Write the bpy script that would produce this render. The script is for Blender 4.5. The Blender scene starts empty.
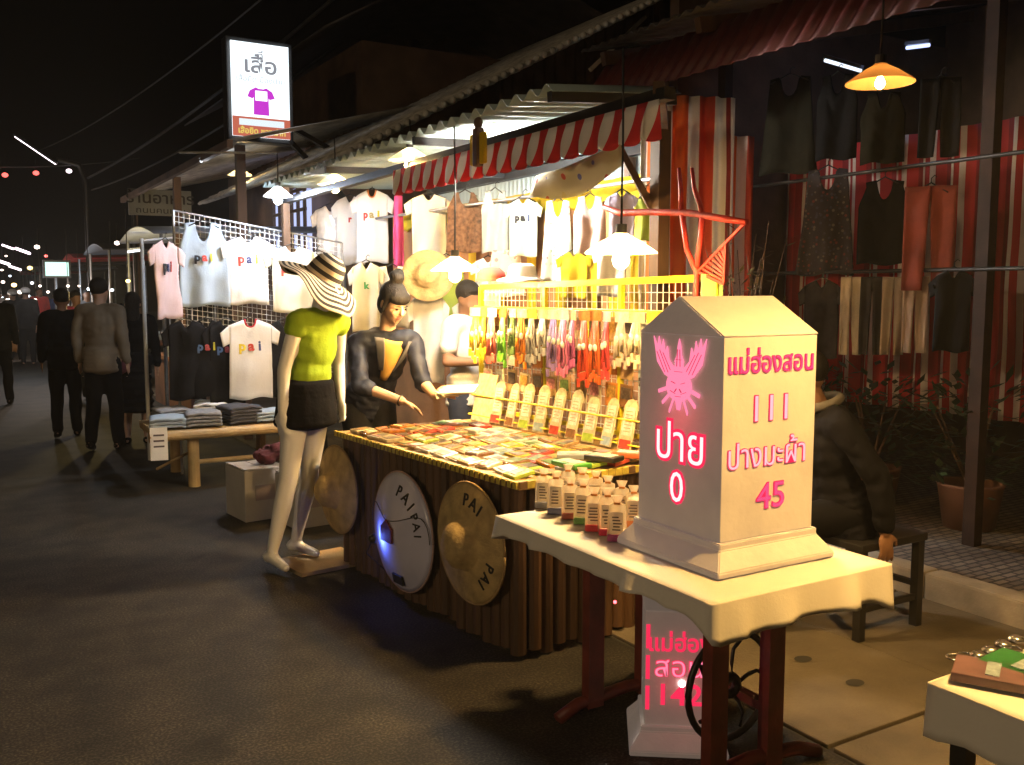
import bpy, bmesh, math, random
from mathutils import Vector, Matrix, noise, Euler
R = math.radians
random.seed(11)
scene = bpy.context.scene
col = scene.collection

# ---------------------------------------------------------------- camera, night sky, exposure
F, CX, CY, YAW, PIT, EYE = 940.0, 512.0, 382.5, R(30.7), math.atan(92 / 940), 1.6
cam_data = bpy.data.cameras.new('camera')
cam_data.sensor_width = 36
cam_data.lens = F / 1024 * 36
cam_data.clip_end = 1000
cam_data.clip_start = 0.05
camera = bpy.data.objects.new('camera', cam_data)
col.objects.link(camera)
camera.location = (0, 0, EYE)
camera.rotation_euler = (R(90) - PIT, 0, -YAW)
scene.camera = camera

world = bpy.data.worlds.new('World')
scene.world = world
world.use_nodes = True
wn = world.node_tree
sky = wn.nodes.new('ShaderNodeTexSky')
sky.sky_type = 'NISHITA'
sky.sun_disc = False
sky.sun_elevation = R(-5)
sky.sun_rotation = R(200)
wn.links.new(sky.outputs[0], wn.nodes['Background'].inputs[0])
wn.nodes['Background'].inputs[1].default_value = 0.03
scene.view_settings.view_transform = 'Standard'
scene.view_settings.look = 'None'
scene.view_settings.exposure = 0
scene.view_settings.gamma = 1
scene.cycles.use_denoising = True
scene.cycles.max_bounces = 6
scene.cycles.volume_bounces = 0
scene.cycles.diffuse_bounces = 3
scene.cycles.transparent_max_bounces = 8
scene.cycles.sample_clamp_indirect = 4

WARM = (1.0, 0.60, 0.21)
HAZE = 0.0020

# ---------------------------------------------------------------- pixel -> place
sy_, cy_, sp_, cp_ = math.sin(YAW), math.cos(YAW), math.sin(PIT), math.cos(PIT)
FW = Vector((sy_ * cp_, cy_ * cp_, -sp_)); RT = Vector((cy_, -sy_, 0)); UP = Vector((sy_ * sp_, cy_ * sp_, cp_))
def ray(x, y): return FW + (x - CX) / F * RT + (CY - y) / F * UP
def atz(x, y, z=0.0):
    r = ray(x, y); return Vector((0, 0, EYE)) + r * ((z - EYE) / r.z)
def atX(x, y, X):
    r = ray(x, y); return Vector((0, 0, EYE)) + r * (X / r.x)
def atY(x, y, Y):
    r = ray(x, y); return Vector((0, 0, EYE)) + r * (Y / r.y)

# ---------------------------------------------------------------- materials
MATS = {}
def M(name, c, rough=0.7, var=0.18, scale=6.0, bump=0.0, bscale=60.0, metal=0.0, emit=0.0, ecol=None, spec=0.5, coat=0.0, trans=0.0, stretch=(1, 1, 1)):
    if name in MATS: return MATS[name]
    m = bpy.data.materials.new(name); m.use_nodes = True
    nt = m.node_tree; p = nt.nodes['Principled BSDF']; L = nt.links
    p.inputs['Roughness'].default_value = rough
    p.inputs['Metallic'].default_value = metal
    p.inputs['Specular IOR Level'].default_value = spec
    p.inputs['Coat Weight'].default_value = coat
    p.inputs['Coat Roughness'].default_value = 0.15
    tc = nt.nodes.new('ShaderNodeTexCoord')
    mp = nt.nodes.new('ShaderNodeMapping'); mp.inputs['Scale'].default_value = stretch
    L.new(tc.outputs['Object'], mp.inputs[0])
    n = nt.nodes.new('ShaderNodeTexNoise'); n.inputs['Scale'].default_value = scale; n.inputs['Detail'].default_value = 5
    L.new(mp.outputs[0], n.inputs[0])
    r = nt.nodes.new('ShaderNodeValToRGB')
    r.color_ramp.elements[0].position = 0.3; r.color_ramp.elements[1].position = 0.7
    r.color_ramp.elements[0].color = (*[max(0, v * (1 - var)) for v in c], 1)
    r.color_ramp.elements[1].color = (*[min(1, v * (1 + var)) for v in c], 1)
    L.new(n.outputs[0], r.inputs[0]); L.new(r.outputs[0], p.inputs['Base Color'])
    if bump:
        b = nt.nodes.new('ShaderNodeTexNoise'); b.inputs['Scale'].default_value = bscale; b.inputs['Detail'].default_value = 4
        L.new(mp.outputs[0], b.inputs[0])
        bp = nt.nodes.new('ShaderNodeBump'); bp.inputs['Strength'].default_value = bump; bp.inputs['Distance'].default_value = 0.01
        L.new(b.outputs[0], bp.inputs['Height']); L.new(bp.outputs[0], p.inputs['Normal'])
    if emit:
        p.inputs['Emission Color'].default_value = (*(ecol or c), 1); p.inputs['Emission Strength'].default_value = emit
        m.cycles.emission_sampling = 'NONE'
    if trans:
        t = nt.nodes.new('ShaderNodeBsdfTranslucent'); mx = nt.nodes.new('ShaderNodeMixShader')
        L.new(r.outputs[0], t.inputs[0]); mx.inputs[0].default_value = trans
        L.new(p.outputs[0], mx.inputs[1]); L.new(t.outputs[0], mx.inputs[2])
        L.new(mx.outputs[0], nt.nodes['Material Output'].inputs[0])
    MATS[name] = m
    return m

def stripes(name, bands, period, axis=1, rough=0.85, trans=0.25, slant=0.0):
    """bands: list of (start 0..1, colour) repeated along one object axis"""
    m = bpy.data.materials.new(name); m.use_nodes = True
    nt = m.node_tree; p = nt.nodes['Principled BSDF']; L = nt.links
    p.inputs['Roughness'].default_value = rough
    tc = nt.nodes.new('ShaderNodeTexCoord'); s = nt.nodes.new('ShaderNodeSeparateXYZ'); L.new(tc.outputs['Object'], s.inputs[0])
    a = nt.nodes.new('ShaderNodeMath'); a.operation = 'MULTIPLY'; a.inputs[1].default_value = 1 / period
    L.new(s.outputs[axis], a.inputs[0]); src = a
    if slant:
        z = nt.nodes.new('ShaderNodeMath'); z.operation = 'MULTIPLY'; z.inputs[1].default_value = slant / period
        L.new(s.outputs[2], z.inputs[0]); ad = nt.nodes.new('ShaderNodeMath'); L.new(a.outputs[0], ad.inputs[0]); L.new(z.outputs[0], ad.inputs[1]); src = ad
    f = nt.nodes.new('ShaderNodeMath'); f.operation = 'FRACT'; L.new(src.outputs[0], f.inputs[0])
    r = nt.nodes.new('ShaderNodeValToRGB'); r.color_ramp.interpolation = 'CONSTANT'
    e = r.color_ramp.elements
    e[0].position = bands[0][0]; e[0].color = (*bands[0][1], 1)
    e[1].position = bands[1][0]; e[1].color = (*bands[1][1], 1)
    for q, c in bands[2:]:
        x = e.new(q); x.color = (*c, 1)
    L.new(f.outputs[0], r.inputs[0]); L.new(r.outputs[0], p.inputs['Base Color'])
    t = nt.nodes.new('ShaderNodeBsdfTranslucent'); mx = nt.nodes.new('ShaderNodeMixShader'); mx.inputs[0].default_value = trans
    L.new(r.outputs[0], t.inputs[0]); L.new(p.outputs[0], mx.inputs[1]); L.new(t.outputs[0], mx.inputs[2])
    L.new(mx.outputs[0], nt.nodes['Material Output'].inputs[0])
    return m

def printed(name, base, spots, scale=22, thr=0.35):
    m = bpy.data.materials.new(name); m.use_nodes = True
    nt = m.node_tree; p = nt.nodes['Principled BSDF']; L = nt.links
    p.inputs['Roughness'].default_value = 0.85
    tc = nt.nodes.new('ShaderNodeTexCoord'); v = nt.nodes.new('ShaderNodeTexVoronoi'); v.inputs['Scale'].default_value = scale
    L.new(tc.outputs['Object'], v.inputs['Vector'])
    lt = nt.nodes.new('ShaderNodeMath'); lt.operation = 'LESS_THAN'; lt.inputs[1].default_value = thr; L.new(v.outputs['Distance'], lt.inputs[0])
    r = nt.nodes.new('ShaderNodeValToRGB'); r.color_ramp.interpolation = 'CONSTANT'
    e = r.color_ramp.elements
    for i, c in enumerate(spots):
        x = e[i] if i < 2 else e.new(i / len(spots))
        x.position = i / len(spots); x.color = (*c, 1)
    sp = nt.nodes.new('ShaderNodeSeparateColor'); L.new(v.outputs['Color'], sp.inputs[0]); L.new(sp.outputs[0], r.inputs[0])
    mx = nt.nodes.new('ShaderNodeMix'); mx.data_type = 'RGBA'; mx.inputs[6].default_value = (*base, 1)
    L.new(lt.outputs[0], mx.inputs[0]); L.new(r.outputs[0], mx.inputs[7]); L.new(mx.outputs[2], p.inputs['Base Color'])
    return m

def emit(name, c, s):
    if name in MATS: return MATS[name]
    m = bpy.data.materials.new(name); m.use_nodes = True; nt = m.node_tree
    nt.nodes.remove(nt.nodes['Principled BSDF'])
    e = nt.nodes.new('ShaderNodeEmission'); e.inputs[0].default_value = (*c, 1); e.inputs[1].default_value = s
    nt.links.new(e.outputs[0], nt.nodes['Material Output'].inputs[0])
    m.cycles.emission_sampling = 'NONE'
    MATS[name] = m
    return m

# ---------------------------------------------------------------- mesh helpers
def mark(o, label=None, cat=None, group=None, kind=None):
    if label: o['label'] = label
    if cat: o['category'] = cat
    if group: o['group'] = group
    if kind: o['kind'] = kind
    return o
def thing(name, label, cat, loc=(0, 0, 0), rotz=0.0, group=None):
    o = bpy.data.objects.new(name, None); col.objects.link(o)
    o.location = loc; o.rotation_euler = (0, 0, rotz); o.empty_display_size = 0.1
    return mark(o, label, cat, group)
def obj(name, bm, mats, parent=None, loc=None, rot=None, smooth=False):
    me = bpy.data.meshes.new(name)
    if isinstance(bm, bpy.types.Mesh): me = bm
    else:
        bm.to_mesh(me); bm.free()
    if not isinstance(mats, (list, tuple)): mats = [mats]
    for m in mats: me.materials.append(m)
    if smooth:
        me.polygons.foreach_set('use_smooth', [True] * len(me.polygons))
    o = bpy.data.objects.new(name, me); col.objects.link(o)
    if parent: o.parent = parent
    if loc is not None: o.location = loc
    if rot is not None: o.rotation_euler = rot
    return o
def B(): return bmesh.new()
def faces_of(vs):
    return {f for v in vs for f in v.link_faces}
def box(bm, c, s, rot=None, mi=0, bev=0.0):
    m = Matrix.Translation(c)
    if rot is not None: m = m @ (rot.to_4x4() if isinstance(rot, Matrix) else Euler(rot).to_matrix().to_4x4())
    m = m @ Matrix.Diagonal((*s, 1))
    r = bmesh.ops.create_cube(bm, size=1, matrix=m)
    fs = faces_of(r['verts'])
    for f in fs: f.material_index = mi
    if bev:
        es = list({e for v in r['verts'] for e in v.link_edges})
        q = bmesh.ops.bevel(bm, geom=es, offset=bev, segments=2, affect='EDGES', profile=0.6)
        for f in q['faces']: f.material_index = mi
def seg_matrix(a, b):
    a, b = Vector(a), Vector(b); d = b - a
    q = d.to_track_quat('Z', 'Y') if d.length > 1e-9 else Matrix.Identity(3).to_quaternion()
    return Matrix.Translation((a + b) / 2) @ q.to_matrix().to_4x4(), d.length
def rod(bm, a, b, r1, r2=None, n=10, mi=0):
    m, L = seg_matrix(a, b)
    r = bmesh.ops.create_cone(bm, cap_ends=True, segments=n, radius1=r1, radius2=r1 if r2 is None else r2, depth=L, matrix=m)
    for f in faces_of(r['verts']): f.material_index = mi
def bar(bm, a, b, w, h=None, mi=0):
    m, L = seg_matrix(a, b)
    r = bmesh.ops.create_cube(bm, size=1, matrix=m @ Matrix.Diagonal((w, h or w, L, 1)))
    for f in faces_of(r['verts']): f.material_index = mi
def ball(bm, c, r, rot=None, u=16, v=10, mi=0):
    if not isinstance(r, (tuple, list)): r = (r, r, r)
    m = Matrix.Translation(c)
    if rot is not None: m = m @ rot.to_4x4()
    m = m @ Matrix.Diagonal((*r, 1))
    rings = [[bm.verts.new(m @ Vector((math.sin(math.pi * j / v) * math.cos(2 * math.pi * k / u), math.sin(math.pi * j / v) * math.sin(2 * math.pi * k / u), math.cos(math.pi * j / v)))) for k in range(u)] for j in range(1, v)]
    top, bot = bm.verts.new(m @ Vector((0, 0, 1))), bm.verts.new(m @ Vector((0, 0, -1)))
    fs = []
    for k in range(u):
        k2 = (k + 1) % u
        fs.append(bm.faces.new((top, rings[0][k], rings[0][k2]))); fs.append(bm.faces.new((bot, rings[-1][k2], rings[-1][k])))
        for p, q in zip(rings, rings[1:]): fs.append(bm.faces.new((p[k], q[k], q[k2], p[k2])))
    for f in fs: f.material_index = mi; f.smooth = True
def cap(bm, a, b, r1, r2=None):
    r2 = r1 if r2 is None else r2
    if (Vector(a) - Vector(b)).length > 1e-5: rod(bm, a, b, r1, r2, 14)
    ball(bm, a, r1, u=14, v=8); ball(bm, b, r2, u=14, v=8)
def tube(bm, pts, r, n=8, mi=0):
    pts = [Vector(p) for p in pts]; rings = []
    for i, p in enumerate(pts):
        d = (pts[min(i + 1, len(pts) - 1)] - pts[max(i - 1, 0)]).normalized()
        q = d.to_track_quat('Z', 'Y').to_matrix()
        rr = r[i] if isinstance(r, (list, tuple)) else r
        rings.append([bm.verts.new(p + q @ Vector((rr * math.cos(2 * math.pi * k / n), rr * math.sin(2 * math.pi * k / n), 0))) for k in range(n)])
    for a, b in zip(rings, rings[1:]):
        for k in range(n):
            f = bm.faces.new((a[k], a[(k + 1) % n], b[(k + 1) % n], b[k])); f.material_index = mi; f.smooth = True
    for rg in (rings[0][::-1], rings[-1]):
        f = bm.faces.new(rg); f.material_index = mi
def lathe(bm, prof, n=32, mi=lambda i: 0, wave=None, m=None):
    rings = []
    for r, z in prof:
        ring = []
        for k in range(n):
            a = 2 * math.pi * k / n
            dz = wave(r, a) if wave else 0
            v = Vector((r * math.cos(a), r * math.sin(a), z + dz))
            ring.append(bm.verts.new(m @ v if m else v))
        rings.append(ring)
    for i, (a, b) in enumerate(zip(rings, rings[1:])):
        for k in range(n):
            f = bm.faces.new((a[k], a[(k + 1) % n], b[(k + 1) % n], b[k])); f.material_index = mi(i); f.smooth = True
    return rings
def sheet(bm, fn, nu, nv, mi=0):
    """fn(u, v) -> point, u and v from 0 to 1"""
    g = [[bm.verts.new(fn(i / nu, j / nv)) for j in range(nv + 1)] for i in range(nu + 1)]
    for i in range(nu):
        for j in range(nv):
            f = bm.faces.new((g[i][j], g[i + 1][j], g[i + 1][j + 1], g[i][j + 1])); f.material_index = mi; f.smooth = True
    return g
def thicken(bm, t):
    bmesh.ops.recalc_face_normals(bm, faces=bm.faces[:])
    bmesh.ops.solidify(bm, geom=bm.faces[:], thickness=t)
def prism(bm, pts, y0, y1, mi=0, plane='xz'):
    """closed outline in the xz plane, pulled from y0 to y1"""
    P = (lambda a, b, t: (a, t, b)) if plane == 'xz' else (lambda a, b, t: (a, b, t))
    A = [bm.verts.new(P(a, b, y0)) for a, b in pts]; C = [bm.verts.new(P(a, b, y1)) for a, b in pts]
    fs = [bm.faces.new(A), bm.faces.new(C[::-1])]
    n = len(pts)
    for i in range(n): fs.append(bm.faces.new((A[i], C[i], C[(i + 1) % n], A[(i + 1) % n])))
    for f in fs: f.material_index = mi
    bmesh.ops.recalc_face_normals(bm, faces=fs)
bench = bpy.data.scenes.new('workbench')
def baked(o):
    bench.collection.objects.link(o)
    vl = bench.view_layers[0]; vl.update()
    me = bpy.data.meshes.new_from_object(o.evaluated_get(vl.depsgraph))
    bench.collection.objects.unlink(o)
    return me
def voxel(bm, size, it=3):
    me = bpy.data.meshes.new('tmp'); bm.to_mesh(me); bm.free()
    o = bpy.data.objects.new('tmp', me)
    r = o.modifiers.new('r', 'REMESH'); r.mode = 'VOXEL'; r.voxel_size = size; r.use_smooth_shade = True
    s = o.modifiers.new('s', 'SMOOTH'); s.factor = 0.5; s.iterations = it
    out = baked(o)
    bpy.data.objects.remove(o); bpy.data.meshes.remove(me)
    return out
def words(text, size, depth, bold=0.0, align='CENTER', sx=1.0):
    """mesh of letters in the local xz plane, facing -y"""
    c = bpy.data.curves.new('tmp', 'FONT'); c.body = text; c.size = size; c.extrude = depth; c.offset = bold
    c.align_x = align; c.align_y = 'CENTER'; c.resolution_u = 3
    o = bpy.data.objects.new('tmp', c)
    me = baked(o)
    bpy.data.objects.remove(o); bpy.data.curves.remove(c)
    me.transform(Matrix.Rotation(R(90), 4, 'X') @ Matrix.Diagonal((sx, 1, 1, 1)))
    return me
def copy_tree(o, parent=None):
    c = o.copy(); col.objects.link(c)
    if parent: c.parent = parent
    for ch in [x for x in o.children]: copy_tree(ch, c)
    return c
def nz(x, y, z=0.0): return noise.noise(Vector((x, y, z)))
ORD = ['first', 'second', 'third', 'fourth', 'fifth', 'sixth', 'seventh', 'eighth', 'ninth', 'tenth', 'eleventh', 'twelfth', 'thirteenth', 'fourteenth', 'fifteenth', 'sixteenth', 'seventeenth', 'eighteenth', 'nineteenth', 'twentieth']

# ---------------------------------------------------------------- common materials
white_cloth = M('white cotton', (0.80, 0.79, 0.77), 0.9, 0.04, 4, 0.2, 60, trans=0.15, spec=.2)
black_cloth = M('black cotton', (0.007, 0.007, 0.008), 0.9, 0.3, 5, 0.25, 40, spec=.12)
navy_cloth = M('navy nylon', (0.012, 0.015, 0.028), 0.6, 0.3, 7, 0.6, 14, spec=.25)
grey_cloth = M('blue grey cotton', (0.34, 0.42, 0.50), 0.9, 0.08, 5, 0.15, 90)
wood_dark = M('dark wood', (0.085, 0.042, 0.018), 0.65, 0.4, 9, 0.25, 40, stretch=(1, 1, 0.15))
bamboo = M('bamboo', (0.42, 0.27, 0.10), 0.5, 0.25, 8, 0.2, 40)
black_metal = M('black painted metal', (0.015, 0.014, 0.014), 0.45, 0.3)
grey_metal = M('grey galvanised steel', (0.30, 0.31, 0.32), 0.45, 0.2, 12, metal=0.6)
white_wire = M('white coated wire', (0.70, 0.70, 0.68), 0.5, 0.05)
yellow_paint = M('yellow paint', (0.75, 0.62, 0.02), 0.45, 0.1)
straw = M('woven straw', (0.46, 0.33, 0.14), 0.8, 0.3, 14, 0.6, 70)

# ================================================================ SETTING
def asphalt():
    m = bpy.data.materials.new('asphalt'); m.use_nodes = True; nt = m.node_tree; L = nt.links; p = nt.nodes['Principled BSDF']
    tc = nt.nodes.new('ShaderNodeTexCoord')
    def N(scale, det=5):
        n = nt.nodes.new('ShaderNodeTexNoise'); n.inputs['Scale'].default_value = scale; n.inputs['Detail'].default_value = det
        L.new(tc.outputs['Object'], n.inputs[0]); return n
    big, mid, fine = N(0.45), N(4, 8), N(95, 4)
    r1 = nt.nodes.new('ShaderNodeValToRGB'); r1.color_ramp.elements[0].position = .32; r1.color_ramp.elements[1].position = .68
    r1.color_ramp.elements[0].color = (.019, .017, .013, 1); r1.color_ramp.elements[1].color = (.036, .032, .025, 1)
    L.new(big.outputs[0], r1.inputs[0])
    r2 = nt.nodes.new('ShaderNodeValToRGB'); r2.color_ramp.elements[0].position = .35; r2.color_ramp.elements[1].position = .62
    r2.color_ramp.elements[0].color = (.55, .55, .55, 1); r2.color_ramp.elements[1].color = (1.25, 1.22, 1.18, 1)
    L.new(mid.outputs[0], r2.inputs[0])
    x = nt.nodes.new('ShaderNodeMix'); x.data_type = 'RGBA'; x.blend_type = 'MULTIPLY'; x.inputs[0].default_value = 1
    L.new(r1.outputs[0], x.inputs[6]); L.new(r2.outputs[0], x.inputs[7])
    r3 = nt.nodes.new('ShaderNodeValToRGB'); r3.color_ramp.elements[0].position = .45; r3.color_ramp.elements[1].position = .7
    r3.color_ramp.elements[0].color = (.5, .5, .5, 1); r3.color_ramp.elements[1].color = (2.3, 2.2, 2.1, 1)
    L.new(fine.outputs[0], r3.inputs[0])
    y = nt.nodes.new('ShaderNodeMix'); y.data_type = 'RGBA'; y.blend_type = 'MULTIPLY'; y.inputs[0].default_value = 1
    L.new(x.outputs[2], y.inputs[6]); L.new(r3.outputs[0], y.inputs[7]); L.new(y.outputs[2], p.inputs['Base Color'])
    v = nt.nodes.new('ShaderNodeTexVoronoi'); v.feature = 'DISTANCE_TO_EDGE'; v.inputs['Scale'].default_value = .55
    dn = nt.nodes.new('ShaderNodeMix'); dn.data_type = 'VECTOR'; dn.inputs[0].default_value = .12; L.new(tc.outputs['Object'], dn.inputs[4]); L.new(mid.outputs['Color'], dn.inputs[5]); L.new(dn.outputs[1], v.inputs['Vector'])
    r4 = nt.nodes.new('ShaderNodeValToRGB'); r4.color_ramp.elements[0].position = .002; r4.color_ramp.elements[1].position = .012
    r4.color_ramp.elements[0].color = (.85, .85, .85, 1); r4.color_ramp.elements[1].color = (1, 1, 1, 1); L.new(v.outputs['Distance'], r4.inputs[0])
    sp = N(2.3, 2); r5 = nt.nodes.new('ShaderNodeValToRGB'); r5.color_ramp.elements[0].position = .27; r5.color_ramp.elements[1].position = .33
    r5.color_ramp.elements[0].color = (.42, .40, .38, 1); r5.color_ramp.elements[1].color = (1, 1, 1, 1); L.new(sp.outputs[0], r5.inputs[0])
    z1 = nt.nodes.new('ShaderNodeMix'); z1.data_type = 'RGBA'; z1.blend_type = 'MULTIPLY'; z1.inputs[0].default_value = 1; L.new(y.outputs[2], z1.inputs[6]); L.new(r4.outputs[0], z1.inputs[7])
    z2 = nt.nodes.new('ShaderNodeMix'); z2.data_type = 'RGBA'; z2.blend_type = 'MULTIPLY'; z2.inputs[0].default_value = 1; L.new(z1.outputs[2], z2.inputs[6]); L.new(r5.outputs[0], z2.inputs[7])
    L.new(z2.outputs[2], p.inputs['Base Color'])
    p.inputs['Roughness'].default_value = .8; p.inputs['Specular IOR Level'].default_value = .3
    b = nt.nodes.new('ShaderNodeBump'); b.inputs['Strength'].default_value = .25; b.inputs['Distance'].default_value = .005
    L.new(fine.outputs[0], b.inputs['Height']); L.new(b.outputs[0], p.inputs['Normal'])
    return m
def structure(name, bm, m, smooth=False): return mark(obj(name, bm, m, smooth=smooth), kind='structure')

bm = B(); sheet(bm, lambda u, v: Vector((-14 + 46 * u, -8 + 84 * v, 0)), 4, 4)
structure('road', bm, asphalt())
# drain covers and concrete strip beside the road
concrete = M('worn concrete', (0.085, 0.068, 0.045), 0.9, 0.35, 3.2, 0.35, 70)
dark_gap = M('dark joint', (0.02, 0.018, 0.015), 0.95)
bm = B()
sheet(bm, lambda u, v: Vector((2.54 + 1.72 * u, -4 + 24 * v, 0.004)), 1, 1, 1)
for i in range(24):
    y = -3.96 + i * 1.0 + 0.1
    box(bm, (2.995, y + .49, .006), (.88, .978, .03), mi=0, bev=.006)
    box(bm, (3.845, y + .49, .004), (.80, .978, .028), mi=0, bev=.006)
    for sx, dy in ((3.06, .30), (3.07, .58)):
        r = bmesh.ops.create_circle(bm, cap_ends=True, segments=18, radius=1, matrix=Matrix.Translation((sx, y + dy, .0245)) @ Matrix.Diagonal((.042, .032, 1, 1)))
        for f in faces_of(r['verts']): f.material_index = 1
structure('pavement', bm, [concrete, dark_gap])
bm = B()
for i in range(22): box(bm, (4.33, -3.5 + i * 1.0, .07), (.14, .985, .15), bev=.015)
structure('kerb', bm, M('kerb concrete', (0.26, 0.22, 0.17), 0.9, 0.25, 5, 0.3, 60))
def pavers():
    m = bpy.data.materials.new('brick pavers'); m.use_nodes = True; nt = m.node_tree; L = nt.links; p = nt.nodes['Principled BSDF']
    tc = nt.nodes.new('ShaderNodeTexCoord'); b = nt.nodes.new('ShaderNodeTexBrick')
    L.new(tc.outputs['Object'], b.inputs[0]); b.inputs['Scale'].default_value = 5; b.inputs['Mortar Size'].default_value = .04
    b.inputs['Color1'].default_value = (.15, .115, .085, 1); b.inputs['Color2'].default_value = (.085, .065, .05, 1); b.inputs['Mortar'].default_value = (.025, .02, .016, 1)
    L.new(b.outputs[0], p.inputs['Base Color']); p.inputs['Roughness'].default_value = .8
    bp = nt.nodes.new('ShaderNodeBump'); bp.inputs['Strength'].default_value = .8; bp.inputs['Distance'].default_value = .012; bp.invert = True
    L.new(b.outputs['Fac'], bp.inputs['Height']); L.new(bp.outputs[0], p.inputs['Normal'])
    return m
bm = B(); sheet(bm, lambda u, v: Vector((4.40 + 14 * u, -4 + 22 * v, .13)), 2, 2)
structure('brick_paving', bm, pavers())

# ---------------------------------------------------------------- lamps
shade_metal = M('white enamel lampshade', (0.80, 0.76, 0.66), 0.4, 0.04, trans=0.5)
bulb_warm = emit('warm bulb', (1, .80, .42), 40)
bulb_cool = emit('cool bulb', (.75, .86, 1), 40)
cord_mat = M('black cord', (0.01, 0.01, 0.01), 0.6)
def pendant(label, p, power, up=0.6, r=0.14, color=WARM, bulb=None, group='pendant lamps over the stalls', light=True, shade=None, arm=None, deep=False, bs=.85):
    t = thing('pendant_lamp', label, 'lamp', p, group=group)
    bm = B(); lathe(bm, [(.026, .078), (.034, .07), (r * .55, .045), (r, 0.0), (r * 1.01, -.006)] + ([(r * 1.05, -.15)] if deep else []), 28)
    obj('lampshade', bm, shade or shade_metal, t, smooth=True)
    bm = B(); rod(bm, (0, 0, .115), (0, 0, .03), .024, .024, 12)
    sock = obj('lamp_socket', bm, black_metal, t)
    bm = B(); lathe(bm, [(q_ * bs, .03 - (.03 - z_) * bs) for q_, z_ in ((.014, .03), (.02, .015), (.038, -.02), (.044, -.045), (.036, -.072), (.016, -.088), (.001, -.092))], 14)
    obj('bulb', bm, bulb or bulb_warm, sock, smooth=True)
    bm = B(); tube(bm, [(0, 0, .11), (.004, 0, .11 + up * .5), (0, 0, .11 + up)], .005, 6)
    obj('lamp_cord', bm, cord_mat, t)
    if arm:
        bm = B(); rod(bm, (0, 0, .11 + up), arm, .010); obj('lamp_arm', bm, grey_metal, t)
    if light:
        l = bpy.data.lights.new('bulb_light', 'POINT'); l.energy = power; l.color = color; l.shadow_soft_size = .05 * bs
        o = bpy.data.objects.new('bulb_light', l); col.objects.link(o); o.parent = t; o.location = (0, 0, .03 - .075 * bs)
    return t
def tube_lamp(label, a, b, power=0.0, strength=9, group='fluorescent tubes of the market', colr=(.86, .93, 1.0)):
    a, b = Vector(a), Vector(b)
    t = thing('tube_light', label, 'light', a, group=group)
    d = b - a
    bm = B(); bar(bm, Vector((0, 0, .03)), d + Vector((0, 0, .026)), .035, .024)
    obj('light_fitting', bm, grey_metal, t)
    bm = B(); rod(bm, d * .03, d * .97, .013, .013, 10)
    obj('glowing_tube', bm, emit('cool tube %g' % strength, colr, strength), t)
    if power:
        l = bpy.data.lights.new('tube_glow', 'POINT'); l.energy = power; l.color = colr; l.shadow_soft_size = .1
        o = bpy.data.objects.new('tube_glow', l); col.objects.link(o); o.parent = t; o.location = d / 2 - Vector((0, 0, .07))
    return t

# ================================================================ RIGHT SHOP (clothes shop behind the kerb)
shop = thing('clothes_shop', 'dark open clothes shop under a maroon tin eave behind the kerb', 'shop', (4.2, 3, 0))
def loc_of(t, p): return Vector(p) - Vector(t.location)
maroon = M('maroon corrugated tin', (0.11, 0.022, 0.020), 0.55, 0.3, 3, 0.1, 30)
bm = B()
def fz(u, v):   # drooping tin fascia on the street side, corrugated
    y = -1.5 + 7.0 * u
    return Vector((4.05 + .012 * math.sin(y * 55) - 0.25 * (1 - v), y, 2.86 + .34 * v)) - Vector(shop.location)
sheet(bm, fz, 420, 1); thicken(bm, .004)
obj('tin_fascia', bm, maroon, shop)
tin_dark = M('old dark tin', (0.10, 0.085, 0.08), 0.5, 0.35, 4, 0.15, 30, metal=.3)
bm = B()
def sr(u, v):
    y = -1.5 + 7.0 * u
    return Vector((3.82 + 4.2 * v, y, 3.24 + .9 * v + .014 * math.sin(y * 60))) - Vector(shop.location)
sheet(bm, sr, 420, 1); thicken(bm, .004)
obj('tin_roof', bm, tin_dark, shop)
bm = B()
for p, q in (((5.02, 3.23, .13), (5.02, 3.23, 3.4)), ((5.02, 5.35, .13), (5.02, 5.35, 3.4))):
    bar(bm, loc_of(shop, p), loc_of(shop, q), .075)
    obj('shop_post', bm, M('dark stained post', (.025, .012, .008), .7, .4, 9, .2, 40, spec=.2), shop); bm = B()
bm.free()
bm = B()
bar(bm, loc_of(shop, (5.02, -1.4, 3.38)), loc_of(shop, (5.02, 5.5, 3.38)), .1); obj('roof_beam', bm, wood_dark, shop)
for y in (.5, 2.0, 3.23, 4.4, 5.35):
    bm = B(); bar(bm, loc_of(shop, (3.9, y, 3.17)), loc_of(shop, (8.0, y, 4.04)), .05, .09); obj('rafter', bm, wood_dark, shop)
bm = B(); box(bm, loc_of(shop, (8.0, 2.0, 2.1)), (.12, 7.2, 4.0)); obj('back_wall', bm, M('brown boards', (.09, .05, .03), .8, .4, 4, .3, 30), shop)
bm = B(); box(bm, loc_of(shop, (6.4, 5.62, 1.95)), (3.3, .1, 3.7)); obj('side_wall', bm, M('brown boards', (.09, .05, .03)), shop)
# hanging rails
rail = thing('clothes_rail', 'two steel clothes rails hung one above the other across the dark shop front', 'rail', (4.98, 3.2, 0))
bm = B()
for z in (2.34, 1.72): rod(bm, (0, -.9, z), (0, 2.1, z), .012)
obj('rail_pipe', bm, black_metal, rail)
for y in (-.9, 2.1):
    bm = B(); rod(bm, (0, y, .13), (0, y, 2.95), .016); obj('rail_stand', bm, black_metal, rail)

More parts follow.
